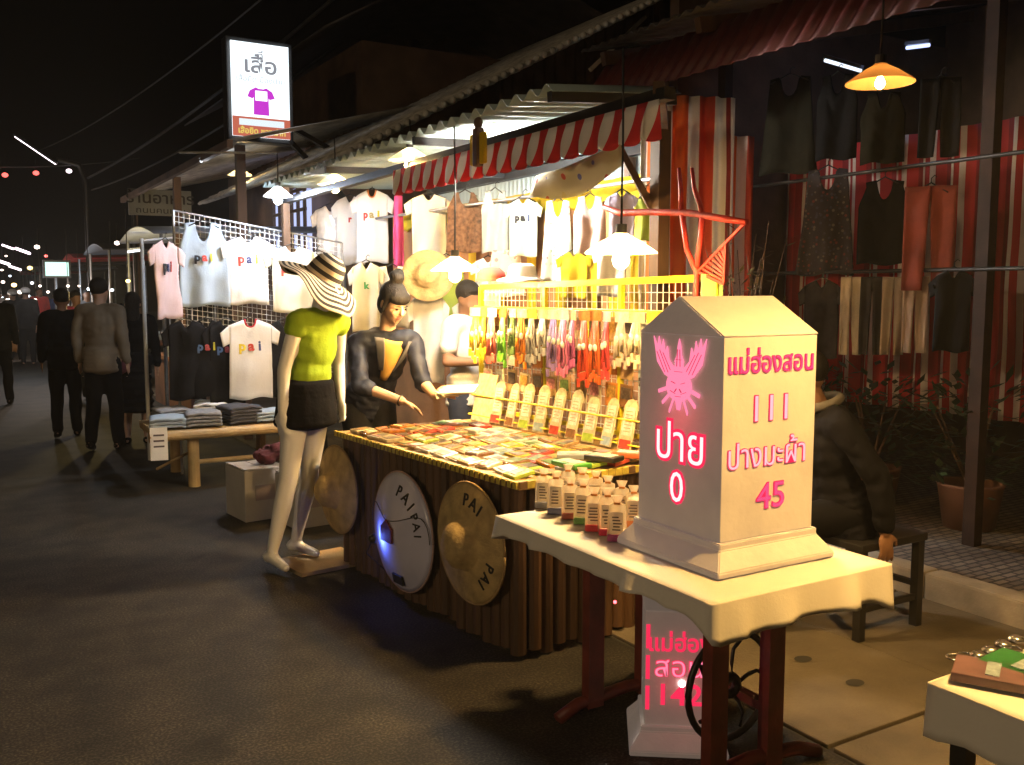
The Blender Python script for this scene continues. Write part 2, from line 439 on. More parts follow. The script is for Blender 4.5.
# striped cloths
RED, WHT, ORG, DRED = (.50, .035, .03), (.72, .64, .55), (.72, .17, .025), (.25, .02, .02)
curt_a = stripes('orange white red stripes', [(0, WHT), (.10, (.55, .07, .03)), (.26, WHT), (.40, DRED), (.44, WHT), (.56, ORG), (.72, WHT), (.82, ORG)], .60, 0)
curt_b = stripes('red white stripes', [(0, (.50, .035, .04)), (.32, (.80, .70, .66)), (.48, (.50, .035, .04)), (.66, (.80, .70, .66)), (.78, (.28, .02, .03))], .22, 1)
def curtain(label, loc, rotz, w, h, m, waves, amp=.03, axis='x'):
    bm = B()
    def fn(u, v):
        x = w * (u - .5) + (0 if True else 0)
        d = amp * math.sin(u * waves * 6.283 + .8 * math.sin(v * 2.2)) * (.55 + .45 * (1 - v)) + .02 * nz(u * 6, v * 4)
        return Vector((x, d, -h * (1 - v) + .012 * nz(u * 20, 3) * (1 - v))) if axis == 'x' else Vector((d, x, -h * (1 - v)))
    sheet(bm, fn, int(waves * 10), 12); thicken(bm, .003)
    return mark(obj('striped_curtain', bm, m, loc=loc, rot=(0, 0, rotz)), label, 'curtain')
curtain('orange white and red striped curtain beside the stall front post', (3.86, 4.42, 2.76), R(-18), .60, 1.75, curt_a, 6)
curtain('red and white striped curtain hung across the back of the clothes shop', (5.9, 3.9, 2.70), 0, 3.3, 1.95, curt_b, 16, .035, axis='y')
curtain('narrow orange striped curtain half hidden behind the dark dresses', (4.45, 4.62, 2.6), R(-20), .24, 1.5, curt_a, 2)
# shop lights
tube_lamp('white fluorescent tube under the clothes shop roof above the hanging vest', atX(906, 48, 6.0), atX(930, 45, 6.0), 4, 2, colr=(.5, .6, 1))
tube_lamp('short cool tube seen past the bright shop lamp shade', atX(824, 60, 5.6), atX(862, 71, 5.6), 0, 1.6, colr=(.75, .85, 1))
tube_lamp('thin warm tube under the gable above the maroon eave', atY(676, 3, 5.9), atY(728, 22, 5.9), 0, 2.2, colr=(1, .85, .55))

# ================================================================ TIN SHED with the raking roof behind the stall
shed = thing('tin_shed', 'dark tin shed with a steep corrugated roof edge rising behind the stall', 'shed', (4, 8, 0))
old_tin = M('weathered tin', (0.62, 0.59, 0.52), 0.5, 0.35, 6, 0.2, 20)
bm = B()
p0, p1 = atY(345, 152, 7.6), atY(712, -30, 7.6)
def shr(u, v):
    q = p0.lerp(p1, u); return Vector((q.x, q.y + 5.5 * v, q.z + .02 * math.sin(u * (p1 - p0).length * 42))) - Vector(shed.location)
sheet(bm, shr, 300, 1); thicken(bm, .03)
obj('corrugated_roof', bm, old_tin, shed)
bm = B()
for k in range(46):
    q = p0.lerp(p1, (k + .5) / 46) - Vector(shed.location)
    ball(bm, q + Vector((0, -.02, -.012)), .032, u=8, v=6)
obj('roof_edge_roll', bm, old_tin, shed)
bm = B()
n = 260; x0, x1 = 4.75, 9.0
for i in range(n):
    pass
def shw(u, v):
    x = x0 + (x1 - x0) * u
    zt = p0.z + (x - p0.x) * (p1.z - p0.z) / (p1.x - p0.x) - .06
    return Vector((x, 8.25 + .015 * math.sin(x * 50), 1.0 + (zt - 1.0) * v)) - Vector(shed.location)
sheet(bm, shw, 300, 1); thicken(bm, .004)
obj('tin_wall', bm, M('rusty wall tin', (.13, .075, .045), .6, .4, 4, .1, 20), shed)
bm = B(); bar(bm, loc_of(shed, atY(590, 70, 7.9)), loc_of(shed, atY(645, 17, 7.9)), .035); obj('ridge_batten', bm, M('pale batten', (.5, .42, .3)), shed)

# ================================================================ FAR LEFT SHOPHOUSE and others
house = thing('wooden_shophouse', 'dark wooden shophouse with a tin canopy behind the lit sign', 'building', (4.2, 12, 0))
brown = M('brown painted boards', (.12, .065, .035), .75, .35, 3, .2, 25)
bm = B(); box(bm, (2.2, 2.2, 2.3), (4.0, 6.5, 4.6)); obj('house_wall', bm, brown, house)
bm = B()
sheet(bm, lambda u, v: Vector((-1.7 + 2.4 * v, -2.2 + 7 * u, 3.12 + .62 * v + .015 * math.sin(u * 180))), 240, 1); thicken(bm, .005)
obj('tin_canopy', bm, old_tin, house)
bm = B(); bar(bm, (-1.7, -2.2, 3.08), (-1.7, 4.8, 3.08), .06, .08); obj('canopy_beam', bm, brown, house)
for y in (-2.0, 1.2, 4.6):
    bm = B(); bar(bm, (-1.55, y, 0), (-1.55, y, 3.1), .09); obj('canopy_post', bm, brown, house)
bm = B()
box(bm, (-.02, 1.1, 2.55), (.06, 1.5, .9), mi=0)
for k in range(6): box(bm, (-.07, .4 + k * .28, 2.55), (.04, .04, .9), mi=1)
for k in range(4): box(bm, (-.073, 1.1, 2.15 + k * .27), (.036, 1.5, .04), mi=1)
obj('lit_window', bm, [emit('window light', (.55, .62, 1), 1.1), brown], house)
bm = B(); sheet(bm, lambda u, v: Vector((-.4 + 5.2 * v, -1.4 + 7.5 * u, 4.6 + 1.0 * math.sin(math.pi * v))), 30, 8); thicken(bm, .02)
obj('house_roof', bm, tin_dark, house)
far_house = thing('far_building', 'tall brown building front rising behind the shed roof and pole', 'building', (7.6, 16, 0))
bm = B(); box(bm, (1.5, 0, 2.9), (4.6, 5, 5.8)); obj('building_wall', bm, M('brown plaster', (.14, .085, .05), .8, .3, 1.5, .2, 20), far_house)
bm = B(); box(bm, (1.5, 0, 5.9), (4.9, 5.3, .12)); obj('building_cornice', bm, brown, far_house)
bm = B(); box(bm, (-.2, -2.53, 4.6), (1.1, .05, 1.0)); obj('window', bm, M('dark window glass', (.02, .025, .03), .15), far_house)

# utility pole and cables
pole = thing('utility_pole', 'slim grey concrete utility pole rising behind the shed roof', 'pole', (6.55, 14.1, 0))
bm = B(); rod(bm, (0, 0, 0), (0, 0, 8.6), .11, .075, 14); obj('pole_shaft', bm, M('pole concrete', (.22, .2, .18), .9), pole)
bm = B(); box(bm, (0, -.1, 7.9), (1.4, .09, .1)); obj('pole_crossarm', bm, grey_metal, pole)
def cable(label, a, b, sag, r=.018):
    bm = B(); a, b = Vector(a), Vector(b)
    tube(bm, [a.lerp(b, t / 24) - Vector((0, 0, sag * 4 * (t / 24) * (1 - t / 24))) for t in range(25)], r, 6)
    return mark(obj('overhead_cable', bm, M('grey cable', (.10, .10, .10), .6)), label, 'cable', 'overhead cables above the street')
cable('thick overhead cable rising from the far stalls to the top edge of the lit sign', atY(88, 178, 26), atY(400, -60, 12), .25, .03)
cable('thin overhead cable running just below the thick one behind the lit sign', atY(92, 190, 26), atY(420, -20, 12), .35, .022)
cable('thin overhead cable highest of those crossing the black sky', atY(40, 150, 30), atY(330, -60, 12), .3, .016)

# stall lightbox sign
P_TL, P_BR = atY(230, 40, 10), atY(290, 140, 10)
sw, sh = P_BR.x - P_TL.x, P_TL.z - P_BR.z
sign = thing('lightbox_sign', 'tall glowing white sign with a magenta tee shirt picture above the stalls', 'sign', ((P_TL.x + P_BR.x) / 2, 10, (P_TL.z + P_BR.z) / 2))
bm = B(); box(bm, (0, .10, 0), (sw + .09, .18, sh + .09), bev=.01); obj('sign_case', bm, black_metal, sign)
bm = B(); box(bm, (0, 0, 0), (sw, .02, sh)); panel = obj('lit_panel', bm, emit('sign white', (.86, .95, 1), 1.7), sign)
pan = M('sign grey print', (.25, .25, .27), emit=.12)
me = words('ที่', .12, .002); obj('lettering', me, emit('sign grey', (.35, .36, .40), .8), panel, (0, -.014, .345))
me = words('เสื้อ', .22, .002, .004, sx=1.15); obj('lettering', me, emit('sign grey', (.35, .36, .40), .8), panel, (0, -.014, .245))
me = words('เสื้อยืดเมืองปาย', .075, .002, sx=1.1); obj('lettering', me, emit('sign pale', (.55, .62, .66), .9), panel, (0, -.014, .105))
tee = [(-.06, .10), (-.03, .085), (.03, .085), (.06, .10), (.13, .06), (.16, -.01), (.10, -.03), (.085, -.01), (.09, -.21), (-.09, -.21), (-.085, -.01), (-.10, -.03), (-.16, -.01), (-.13, .06)]
bm = B(); prism(bm, [(a * .9, b * .9 - .06) for a, b in tee], -.018, -.011); obj('shirt_picture', bm, emit('sign magenta', (.62, .05, .66), 1.0), panel)
bm = B(); box(bm, (0, -.02, -.055), (.125, .006, .10)); obj('shirt_picture_window', bm, emit('sign white', (.8, .9, 1), 1.6), panel)
bm = B(); box(bm, (0, -.013, -sh / 2 + .10), (sw, .008, .20)); obj('sign_band', bm, emit('sign red band', (.62, .16, .10), .95), panel)
bm = B(); box(bm, (0, -.02, -sh / 2 + .145), (sw * .78, .006, .065)); obj('sign_caption', bm, emit('sign white soft', (.8, .9, .95), 1.1), panel)
me = words('เสื้อยืด ของฝาก', .085, .002, .002, sx=.95); obj('lettering', me, emit('sign yellow', (.85, .66, .15), 1.0), panel, (0, -.022, -sh / 2 + .055))
bm = B(); bar(bm, (sw / 2 + .02, .14, -.3), (sw / 2 + 1.0, .3, -.7), .05); bar(bm, (sw / 2 + .02, .14, -.45), (sw / 2 + .9, .3, -1.2), .05); obj('sign_bracket', bm, black_metal, sign)
l = bpy.data.lights.new('sign_glow', 'AREA'); l.shape = 'RECTANGLE'; l.size = sw; l.size_y = sh; l.energy = 20; l.color = (.86, .95, 1)
o = bpy.data.objects.new('sign_glow', l); col.objects.link(o); o.parent = sign; o.location = (0, -.03, 0); o.rotation_euler = (R(90), 0, 0)

haze_m = bpy.data.materials.new('added lamp haze'); haze_m.use_nodes = True; nt = haze_m.node_tree
nt.nodes.remove(nt.nodes['Principled BSDF']); pv = nt.nodes.new('ShaderNodeVolumePrincipled')
pv.inputs['Color'].default_value = (.95, .95, .95, 1); pv.inputs['Density'].default_value = HAZE
nt.links.new(pv.outputs[0], nt.nodes['Material Output'].inputs['Volume'])
bm = B(); box(bm, (9, 34, 5.5), (48, 88, 13)); mark(obj('haze', bm, haze_m), kind='stuff')  # thin haze added to give the bulbs their halos

# ================================================================ MAIN STALL STRUCTURE
stall = thing('market_stall', 'lit market stall with a corrugated roof and red and white scalloped valance', 'stall', (2.6, 3.2, 0))
SL = lambda p: Vector(p) - Vector(stall.location)
roof_sheet = M('translucent roof sheet', (0.42, 0.52, 0.50), 0.4, 0.12, 3, 0.05, 20, trans=0.15)
bm = B()
def rs(u, v):
    y = 3.82 + 4.9 * u
    xm = 3.28 + .95 * min(1, max(0, (y - 4.3) / .5)); return SL((2.50 + (xm - 2.5) * v, y, 2.56 + .07 * v + .022 * math.sin(y * 44)))
sheet(bm, rs, 420, 2); thicken(bm, .004)
obj('roof_sheet', bm, roof_sheet, stall)
for p in ((3.2, 3.88), (2.62, 8.4), (4.1, 5.3), (4.1, 8.4)):
    bm = B(); bar(bm, SL((p[0], p[1], 0)), SL((p[0], p[1], 2.52)), .075 if p[1] < 4 else .06); obj('stall_post', bm, wood_dark, stall)
bm = B(); bar(bm, SL((2.62, 3.12, 2.42)), SL((2.62, 8.5, 2.40)), .06, .05); obj('front_beam', bm, black_metal, stall)
bm = B(); bar(bm, SL((4.1, 5.0, 2.56)), SL((4.1, 8.5, 2.56)), .06, .06); obj('rear_beam', bm, black_metal, stall)
for y, xe in ((3.86, 3.27), (5.4, 4.2), (7.0, 4.2)):
    bm = B(); bar(bm, SL((2.5, y, 2.52)), SL((xe, y, 2.58)), .04, .05); obj('cross_beam', bm, black_metal, stall)
bm = B(); bar(bm, SL((3.2, 3.9, 1.98)), SL((2.95, 4.05, 2.5)), .035); obj('corner_brace', bm, wood_dark, stall)
bm = B(); bar(bm, SL((2.6, 3.17, 2.45)), SL((3.2, 3.86, 2.45)), .05); obj('corner_beam', bm, wood_dark, stall)
val_m = stripes('scalloped valance stripes', [(0, (.52, .03, .035)), (.5, (.78, .74, .70))], .155, 1, slant=.45)
bm = B()
def vf(u, v):
    y = 3.14 + 2.75 * u
    h = .135 + .035 * abs(math.sin(y * math.pi / .155))
    return SL((2.575 + .018 * math.sin(y * 40.5 / 1) * (1 - v), y, 2.395 - .0 * y - h * (1 - v)))
sheet(bm, vf, 260, 5); thicken(bm, .004)
obj('valance', bm, val_m, stall)
# backdrop behind the clothes
tan_wall = M('tan backdrop board', (.36, .17, .065), .75, .3, 3, .2, 25)
bm = B(); box(bm, SL((3.66, 6.42, 1.15)), (.05, 3.86, 2.3)); obj('backdrop', bm, tan_wall, stall)
pale_wall = M('pale plastic wall', (.55, .68, .70), .6, .12, 2)
bm = B(); sheet(bm, lambda u, v: SL((4.16 + .012 * math.sin(u * 300), 5.1 + 3.3 * u, 1.4 + 1.15 * v)), 300, 1); thicken(bm, .004); obj('rear_panel', bm, pale_wall, stall)
yel_cloth = M('yellow cloth', (.72, .50, .015), .85, .12, 4, trans=.25)
bm = B()
def yv(u, v):
    y = 4.48 + 3.8 * u
    return SL((3.62 + .01 * math.sin(y * 30), y, 2.30 - (.13 + .035 * abs(math.sin(y * 14))) * (1 - v)))
sheet(bm, yv, 200, 4); thicken(bm, .003); obj('rear_valance', bm, yel_cloth, stall)
for i, y in enumerate((4.58, 4.8, 5.05, 5.42, 5.8, 6.25, 6.7)):
    bm = B()
    sheet(bm, lambda u, v: SL((3.605 + .012 * math.sin(u * 9), y + .13 * (u - .5), 2.2 - .95 * v)), 8, 8); thicken(bm, .003)
    obj('yellow_cloth_strip', bm, yel_cloth, stall)
rl = mark(obj('clothes_rail', (lambda b: (rod(b, (3.45, 4.22, 2.23), (3.45, 8.3, 2.27), .012), b)[1])(B()), grey_metal), 'long steel rail holding the hung tee shirts at the back of the lit stall', 'rail')
tube_lamp('cool fluorescent tube behind the tan backdrop of the lit stall', (3.82, 4.9, 2.2), (3.82, 6.5, 2.2), 200, 8)
tube_lamp('fluorescent tube added unseen behind the scalloped valance to brighten the lit stall', (2.78, 4.4, 2.36), (2.78, 5.6, 2.36), 170, 8, colr=(1, .93, .80))  # unseen tube added to brighten the hung clothes and roof
# wooden totem hanging from the front beam
tk = thing('hanging_totem', 'small carved wooden bird totem with yellow sides hanging from the stall front beam', 'ornament', (2.55, 4.66, 2.39))
bm = B(); box(bm, (0, 0, 0), (.05, .06, .21), bev=.012); ball(bm, (0, 0, .13), (.025, .03, .035)); obj('totem_body', bm, wood_dark, tk)
for s in (-1, 1):
    bm = B(); box(bm, (0, s * .055, -.01), (.03, .045, .17), bev=.01); obj('totem_wing', bm, yel_cloth, tk)

# the lamps the photograph shows lit
pendant('brightest warm pendant lamp hanging over the near end of the goods counter', atX(621, 252, 2.42), 560, .72, .15)
pendant('warm pendant lamp hanging beside the vendor at the far end of the counter', atX(455, 270, 2.55), 580, .75, .14)
pendant('upper warm pendant lamp hanging above the front valance by the white tee shirts', atX(410, 160, 2.62), 520, .15, .14)
pendant('warm pendant lamp hanging over the plastic wrapped shirts left of the valance', atX(335, 184, 2.66), 520, .25, .14)
pendant('orange shaded pendant lamp hanging under the maroon eave of the clothes shop', atX(880, 82, 3.55), 16, .6, .145, (1, .55, .18), shade=M('amber lampshade', (.70, .36, .12), .4, .08, trans=.2), bs=.5)
pendant('cool white pendant bulb hanging above the wire grid of pai tee shirts', atY(278, 196, 8.0), 400, .25, .12, (.72, .82, 1), bulb_cool, arm=(-.75, .25, .34))
pendant('small warm pendant lamp far behind the stall roof beside the sign bracket', atY(331, 131, 13), 40, .7, .16)
pendant('small warm pendant lamp hanging under the far tin canopy below the lit sign', atY(240, 175, 12), 40, .7, .15)
# lamp over the near white table: out of frame, its light falls on the milestone
pendant('warm pendant lamp hanging over the near white table at the right edge', (2.5, 1.12, 2.5), 1350, 1.0, .16, (1, .56, .16), shade=M('added green enamel shade', (.05, .16, .10), .4, .1, coat=.4), deep=True)  # unseen deep shade, shaped to keep its light off the shop

# ================================================================ GOODS COUNTER
CA = R(4.5); CO = Vector((2.03, 3.36, 0))
CM = Matrix.Translation(CO) @ Matrix.Rotation(CA, 4, 'Z')
def cw(x, y, z): return CM @ Vector((x, y, z))
CD, CL, CH = 1.10, 1.76, .80
ct = thing('goods_counter', 'long counter clad in upright dark wooden slats covered in small goods', 'counter', CO, CA)
slat = M('brown slats', (.085, .042, .018), .6, .45, 5, .3, 40, stretch=(3, 3, .2))
def slats(n, a, b, nrm):
    bm = B(); a, b = Vector(a), Vector(b)
    for i in range(n):
        p = a.lerp(b, (i + .5) / n); w = (b - a).length / n
        hgt = .755 + .0 * i; dz = random.uniform(0, .03)
        q = p + Vector(nrm) * random.uniform(0, .012)
        rod(bm, q + Vector((0, 0, .01 + dz)), q + Vector((0, 0, hgt)), w * .5, w * .47, 10)
    return bm
obj('slat_panel', slats(24, (.03, 0, 0), (.03, CL, 0), (-1, 0, 0)), slat, ct, smooth=False)
obj('slat_panel', slats(15, (.06, .03, 0), (CD, .03, 0), (0, -1, 0)), slat, ct)
bm = B(); box(bm, (CD / 2 + .01, CL / 2, .775), (CD + .06, CL + .06, .03), bev=.005)
obj('counter_top', bm, M('counter board', (.40, .25, .08), .55, .25, 6, .1, 40), ct)
bm = B()
tw = M('yellow woven trim', (.55, .44, .07), .6, .25, 40); tg = M('brown trim', (.14, .075, .03), .7)
for i in range(44):
    y = -.03 + (CL + .06) * (i + .5) / 44
    box(bm, (-.026, y, .782), (.012, (CL + .06) / 44 * .62, .03), mi=0)
    box(bm, (-.024, y + .02, .778), (.010, (CL + .06) / 44 * .36, .024), mi=1)
for i in range(28):
    x = -.02 + (CD + .05) * (i + .5) / 28
    box(bm, (x, -.026, .782), ((CD + .05) / 28 * .9, .012, .03), mi=0 if i % 5 else 1)
obj('edge_trim', bm, [tw, tg], ct)
bm = B()
for x, y in ((.1, .1), (CD - .08, .1), (.1, CL - .1), (CD - .08, CL - .1)): bar(bm, (x, y, 0), (x, y, .76), .06)
bar(bm, (CD - .03, .1, .2), (CD - .03, CL - .1, .2), .04)
obj('counter_frame', bm, wood_dark, ct)

# small goods laid out in rows
PC = [('orange', (.62, .24, .05)), ('cream', (.68, .58, .38)), ('yellow', (.70, .50, .06)), ('white', (.74, .72, .66)), ('brown', (.24, .12, .05)), ('lime green', (.36, .50, .07)), ('red', (.50, .07, .05)), ('tan', (.48, .32, .14)), ('pale blue', (.35, .45, .52))]
wgt = [5, 6, 4, 5, 3, 2, 2, 5, 1]
pm = {n: M('glossy %s card' % n, c, .25, .3, 30, 0.3, 40, coat=.9) for n, c in PC}
pr = [M('printed %s picture' % n, c, .35, .5, 60, coat=.4) for n, c in (('ochre', (.42, .24, .05)), ('dark', (.08, .06, .05)), ('green', (.10, .18, .05)), ('pink', (.55, .22, .22)), ('pale', (.70, .66, .55)))]
side = ['front row', 'second row', 'third row', 'fourth row', 'fifth row', 'rear row']
NC, NR = 13, 6
for r in range(NR):
    for c in range(NC):
        name, colr = random.choices(PC, wgt)[0]
        if r == 0 and c in (0, 1): name = 'lime green' if c == 0 else 'white'
        x = .075 + .132 * r + random.uniform(-.01, .01); y = .085 + .131 * c + random.uniform(-.014, .014)
        w, h = random.uniform(.088, .112), random.uniform(.088, .118); th = random.uniform(.006, .018)
        bm = B(); box(bm, (0, 0, th / 2), (w, h, th), bev=.0025)
        tilt = random.uniform(-.12, .12)
        box(bm, (random.uniform(-.01, .01), random.uniform(-.01, .01), th + .0012), (w * random.uniform(.45, .8), h * random.uniform(.4, .75), .0016), rot=(0, 0, 0), mi=1)
        box(bm, (-w * .3, 0, th + .0022), (w * .12, h * .7, .0016), mi=2)
        o = obj('souvenir_packet', bm, [pm[name], random.choice(pr), random.choice(pr)], loc=cw(x, y, .797), rot=(random.uniform(-.05, .10), random.uniform(-.16, .04), CA + tilt))
        mark(o, 'flat %s souvenir packet, %s from the near end in the counter %s' % (name, ORD[c], side[r]), 'packet', 'souvenir packets laid on the counter')
# wire grid with hanging packets at the back of the counter
gx = .97
GR = thing('display_grid', 'yellow framed wire display grid standing along the back of the counter', 'rack', cw(gx, 0, 0), CA)
bm = B()
def gz(y): return 1.655 - .02 * y
bar(bm, (0, -.2, gz(-.2)), (0, 1.76, gz(1.76)), .026, .034); bar(bm, (0, -.2, .86), (0, 1.76, .86), .022)
for y in (-.2, .45, 1.1, 1.76): bar(bm, (0, y, .80), (0, y, gz(y)), .026)
obj('grid_frame', bm, yellow_paint, GR)
bm = B()
for i in range(47): rod(bm, (.004, -.18 + i * .0415, .87), (.004, -.18 + i * .0415, 1.64), .0022, n=5)
for k in range(16): rod(bm, (.006, -.2, .89 + k * .05), (.006, 1.76, .89 + k * .05), .0022, n=5)
obj('wire_mesh', bm, white_wire, GR)
bm = B(); rod(bm, (-.05, -.2, 1.5), (-.05, 1.76, 1.5), .005); rod(bm, (-.075, -.2, .95), (-.075, 1.76, .95), .005); rod(bm, (-.10, -.2, .83), (-.10, 1.76, .83), .005)
for y in (-.2, .45, 1.1, 1.76): rod(bm, (0, y, 1.5), (-.05, y, 1.5), .005, n=6); rod(bm, (0, y, .95), (-.075, y, .95), .005, n=6); rod(bm, (0, y, .83), (-.10, y, .83), .005, n=6)
obj('hanging_bar', bm, yellow_paint, GR)
HP = [('yellow', (.78, .58, .02), 1.73, .085, .27), ('golden yellow', (.74, .46, .03), 1.64, .07, .24), ('red and white', (.60, .12, .10), 1.55, .07, .26), ('bright green', (.16, .52, .04), 1.43, .085, .27), ('dark green', (.12, .22, .06), 1.33, .07, .22), ('orange', (.75, .25, .03), 1.24, .085, .27), ('silver grey', (.42, .42, .42), 1.14, .085, .25), ('clear and white', (.60, .60, .58), 1.04, .07, .22), ('violet', (.34, .22, .55), .94, .075, .29), ('pink', (.72, .20, .40), .85, .085, .30), ('magenta', (.55, .12, .35), .77, .06, .26), ('red', (.70, .07, .03), .67, .085, .33), ('orange red', (.75, .14, .03), .58, .085, .32), ('scarlet', (.65, .05, .05), .49, .06, .28), ('white and brown', (.52, .44, .36), .38, .075, .22), ('cream', (.66, .58, .40), .27, .08, .22), ('pale blue', (.35, .45, .55), .15, .075, .24), ('lime', (.40, .55, .06), .03, .08, .24)]
for name, c, y, w, h in HP:
    w *= 1.22; h *= 1.25
    m1 = M('hung %s' % name, c, .4, .25, 25, .2, 60, coat=.6)
    t = thing('hanging_packet', 'cluster of %s key straps in a clear packet hanging on the wire grid' % name, 'packet', cw(gx - .05, y, 1.497), CA + random.uniform(-.25, .25), 'key strap packets hung on the wire grid')
    bm = B(); box(bm, (-.012, 0, -.03), (.004, w, .055), bev=.001); obj('header_card', bm, random.choice([pm['white'], pm['cream'], pm['yellow'], pm['orange']]), t)
    bm = B()
    for k in range(5):
        yy = (k - 2) * w / 5.2; L = h * random.uniform(.82, 1)
        tube(bm, [(-.014, yy * .5, -.055), (-.022 - .006 * (k % 2), yy, -.055 - L * .4), (-.02, yy * 1.1, -L + .03)], [.004, .008, .009], 6)
        box(bm, (-.022, yy * 1.1, -L), (.018, w / 6, .045), rot=(0, 0, .3 * k), bev=.004)
        if k % 2: ball(bm, (-.03, yy, -L * .55), (.012, .014, .02), mi=1, u=8, v=6)
    obj('key_strap', bm, [m1, pm['white']], t)
for r, zz in enumerate((1.40, 1.22, 1.06)):
    for i in range(15):
        n2 = random.choices(['cream', 'white', 'tan', 'orange', 'brown', 'pale blue'], [5, 3, 4, 2, 2, 1])[0]
        bm = B(); hh = random.uniform(.11, .15); box(bm, (0, 0, 0), (.007, .095, hh), bev=.002); box(bm, (-.0045, 0, hh * .12), (.003, .07, hh * .5), mi=1)
        mark(obj('pinned_packet', bm, [pm[n2], random.choice(pr)], loc=cw(gx - .016, 1.66 - .128 * i + random.uniform(-.01, .01), zz), rot=(random.uniform(-.08, .08), 0, CA)), 'flat %s packet on the wire grid, %s from left in the %s row' % (n2, ORD[i], ['top', 'middle', 'bottom'][r]), 'packet', 'packets clipped to the wire grid')
# leaning notebooks
for i in range(10):
    y = 1.46 - .145 * i
    t = thing('leaning_card', 'upright cream card with rounded top, %s from the left along the grid foot' % ORD[i], 'card', cw(gx - .11, y, .803), CA + random.uniform(-.15, .15), 'cream cards leaning in a row on the grid')
    w, h = .092, random.uniform(.245, .275)
    bm = B(); pts = [(-w / 2, 0), (w / 2, 0), (w / 2, h * .86), (w * .3, h * .97), (0, h), (-w * .3, h * .97), (-w / 2, h * .86)]
    prism(bm, pts, 0, .006)
    bm.transform(Matrix.Rotation(R(-90), 4, 'Z')); bm.transform(Matrix.Rotation(R(14), 4, 'Y'))
    body = obj('card_body', bm, pm['cream'], t)
    bm = B(); prism(bm, [(-w * .36, h * .28), (w * .36, h * .28), (w * .36, h * .84), (-w * .36, h * .84)], -.003, -.0005)
    prism(bm, [(-w * .42, h * .03), (w * .42, h * .03), (w * .42, h * .20), (-w * .42, h * .20)], -.003, -.0005, mi=1)
    for k in range(7): box(bm, (0, -.0045, h * (.36 + .065 * k)), (w * .5, .002, .003), mi=2)
    bm.transform(Matrix.Rotation(R(-90), 4, 'Z')); bm.transform(Matrix.Rotation(R(14), 4, 'Y'))
    obj('card_print', bm, [pm['white'], [pm['red'], pm['brown'], pm['lime green'], pm['pale blue']][i % 4], pr[0]], body)
t = mark(obj('cream_board', (lambda b: (box(b, (0, 0, .14), (.012, .20, .30), rot=(0, R(14), 0), bev=.004), b)[1])(B()), pm['cream'], loc=cw(gx - .07, 1.62, .80), rot=(0, 0, CA)), 'wide cream board leaning at the left end of the card row', 'board')
# coin tray and dark things on the near right end of the counter
for k, (x, y, n, c) in enumerate(((.30, .02, 'green', (.08, .30, .05)), (.52, .06, 'black', (.02, .02, .02)), (.68, .05, 'red orange', (.55, .13, .04)), (.45, .18, 'slate grey', (.25, .27, .30)))):
    bm = B(); box(bm, (0, 0, .012), (.10, .17, .024), bev=.006); box(bm, (0, 0, .0255), (.07, .12, .003), mi=1, bev=.001)
    mark(obj('notebook', bm, [M('cover %s' % n, c, .3, .2, 20, coat=.4), pm['white']], loc=cw(x, y, .822), rot=(0, 0, CA + .3 * k)), 'thick %s pocket notebook lying on top of the packets at the near end' % n, 'notebook', 'pocket notebooks on the counter')
# items set above the grid
t = thing('sun_hat', 'white bucket sun hat perched on the wire grid between the two lamps', 'hat', cw(gx, 1.32, 1.66))
bm = B(); lathe(bm, [(.001, .10), (.05, .098), (.078, .08), (.086, .03), (.095, .02), (.15, -.005), (.152, -.009), (.09, .012)], 28, wave=lambda r, a: .008 * math.sin(3 * a) * (r > .1)); obj('hat_body', bm, white_cloth, t)
t = thing('felt_hat', 'small round red hat on the far top corner of the wire grid', 'cap', cw(gx - .02, 1.62, 1.66))
bm = B(); lathe(bm, [(.001, .085), (.05, .08), (.085, .05), (.095, 0), (.09, -.002)], 24); obj('hat_body', bm, M('red felt', (.50, .05, .03), .9), t)

# red branch frame above the near end of the grid
red_paint = M('red painted branch', (.50, .035, .022), .5, .3, 12, .3, 30)
rf = thing('branch_frame', 'red painted branch frame with a long crossbar and slatted triangle above the grid', 'frame', cw(.97, .0, 1.55))
RL = lambda p: Vector(p) - Vector(rf.location)
def q(x, y): return RL(atX(x, y, 2.97))
bm = B(); tube(bm, [q(603, 207), q(620, 213), q(650, 212), q(690, 213), q(725, 219), q(747, 222)], [.012, .018, .016, .016, .016, .012], 8); obj('crossbar', bm, red_paint, rf)
for ps in ([q(679, 168), q(681, 190), q(681, 213)], [q(692, 168), q(694, 188), q(700, 205), q(702, 213)]):
    bm = B(); tube(bm, ps, [.008, .011, .013], 8) if len(ps) == 3 else tube(bm, ps, [.008, .011, .012, .013], 8); obj('antler_stick', bm, red_paint, rf)
for ps in ([q(682, 213), q(687, 250), q(697, 272), q(696, 300), q(696, 330)], [q(703, 213), q(700, 245), q(697, 268)]):
    bm = B(); tube(bm, ps, .013, 8); obj('leg', bm, red_paint, rf)
bm = B()
for k in range(9):
    a = k / 8
    bar(bm, q(700, 272).lerp(q(742, 226), a * .62 + .0), q(722, 284).lerp(q(725, 250), a * .9), .009)
bar(bm, q(698, 272), q(744, 224), .012); bar(bm, q(698, 272), q(724, 284), .012); bar(bm, q(724, 284), q(726, 244), .012)
obj('slatted_triangle', bm, red_paint, rf)
mark(obj('lamp_patch', (lambda b: (box(b, (0, 0, 0), (.10, .012, .11), bev=.004), b)[1])(B()), M('pale green lamp light', (.40, .65, .22), .6, trans=.3), loc=atX(712, 286, 2.99), rot=(0, 0, R(-35))), 'pale green lamp light tag hanging under the red slatted triangle', 'patch')  # panel added for the pale green patch of lamp light

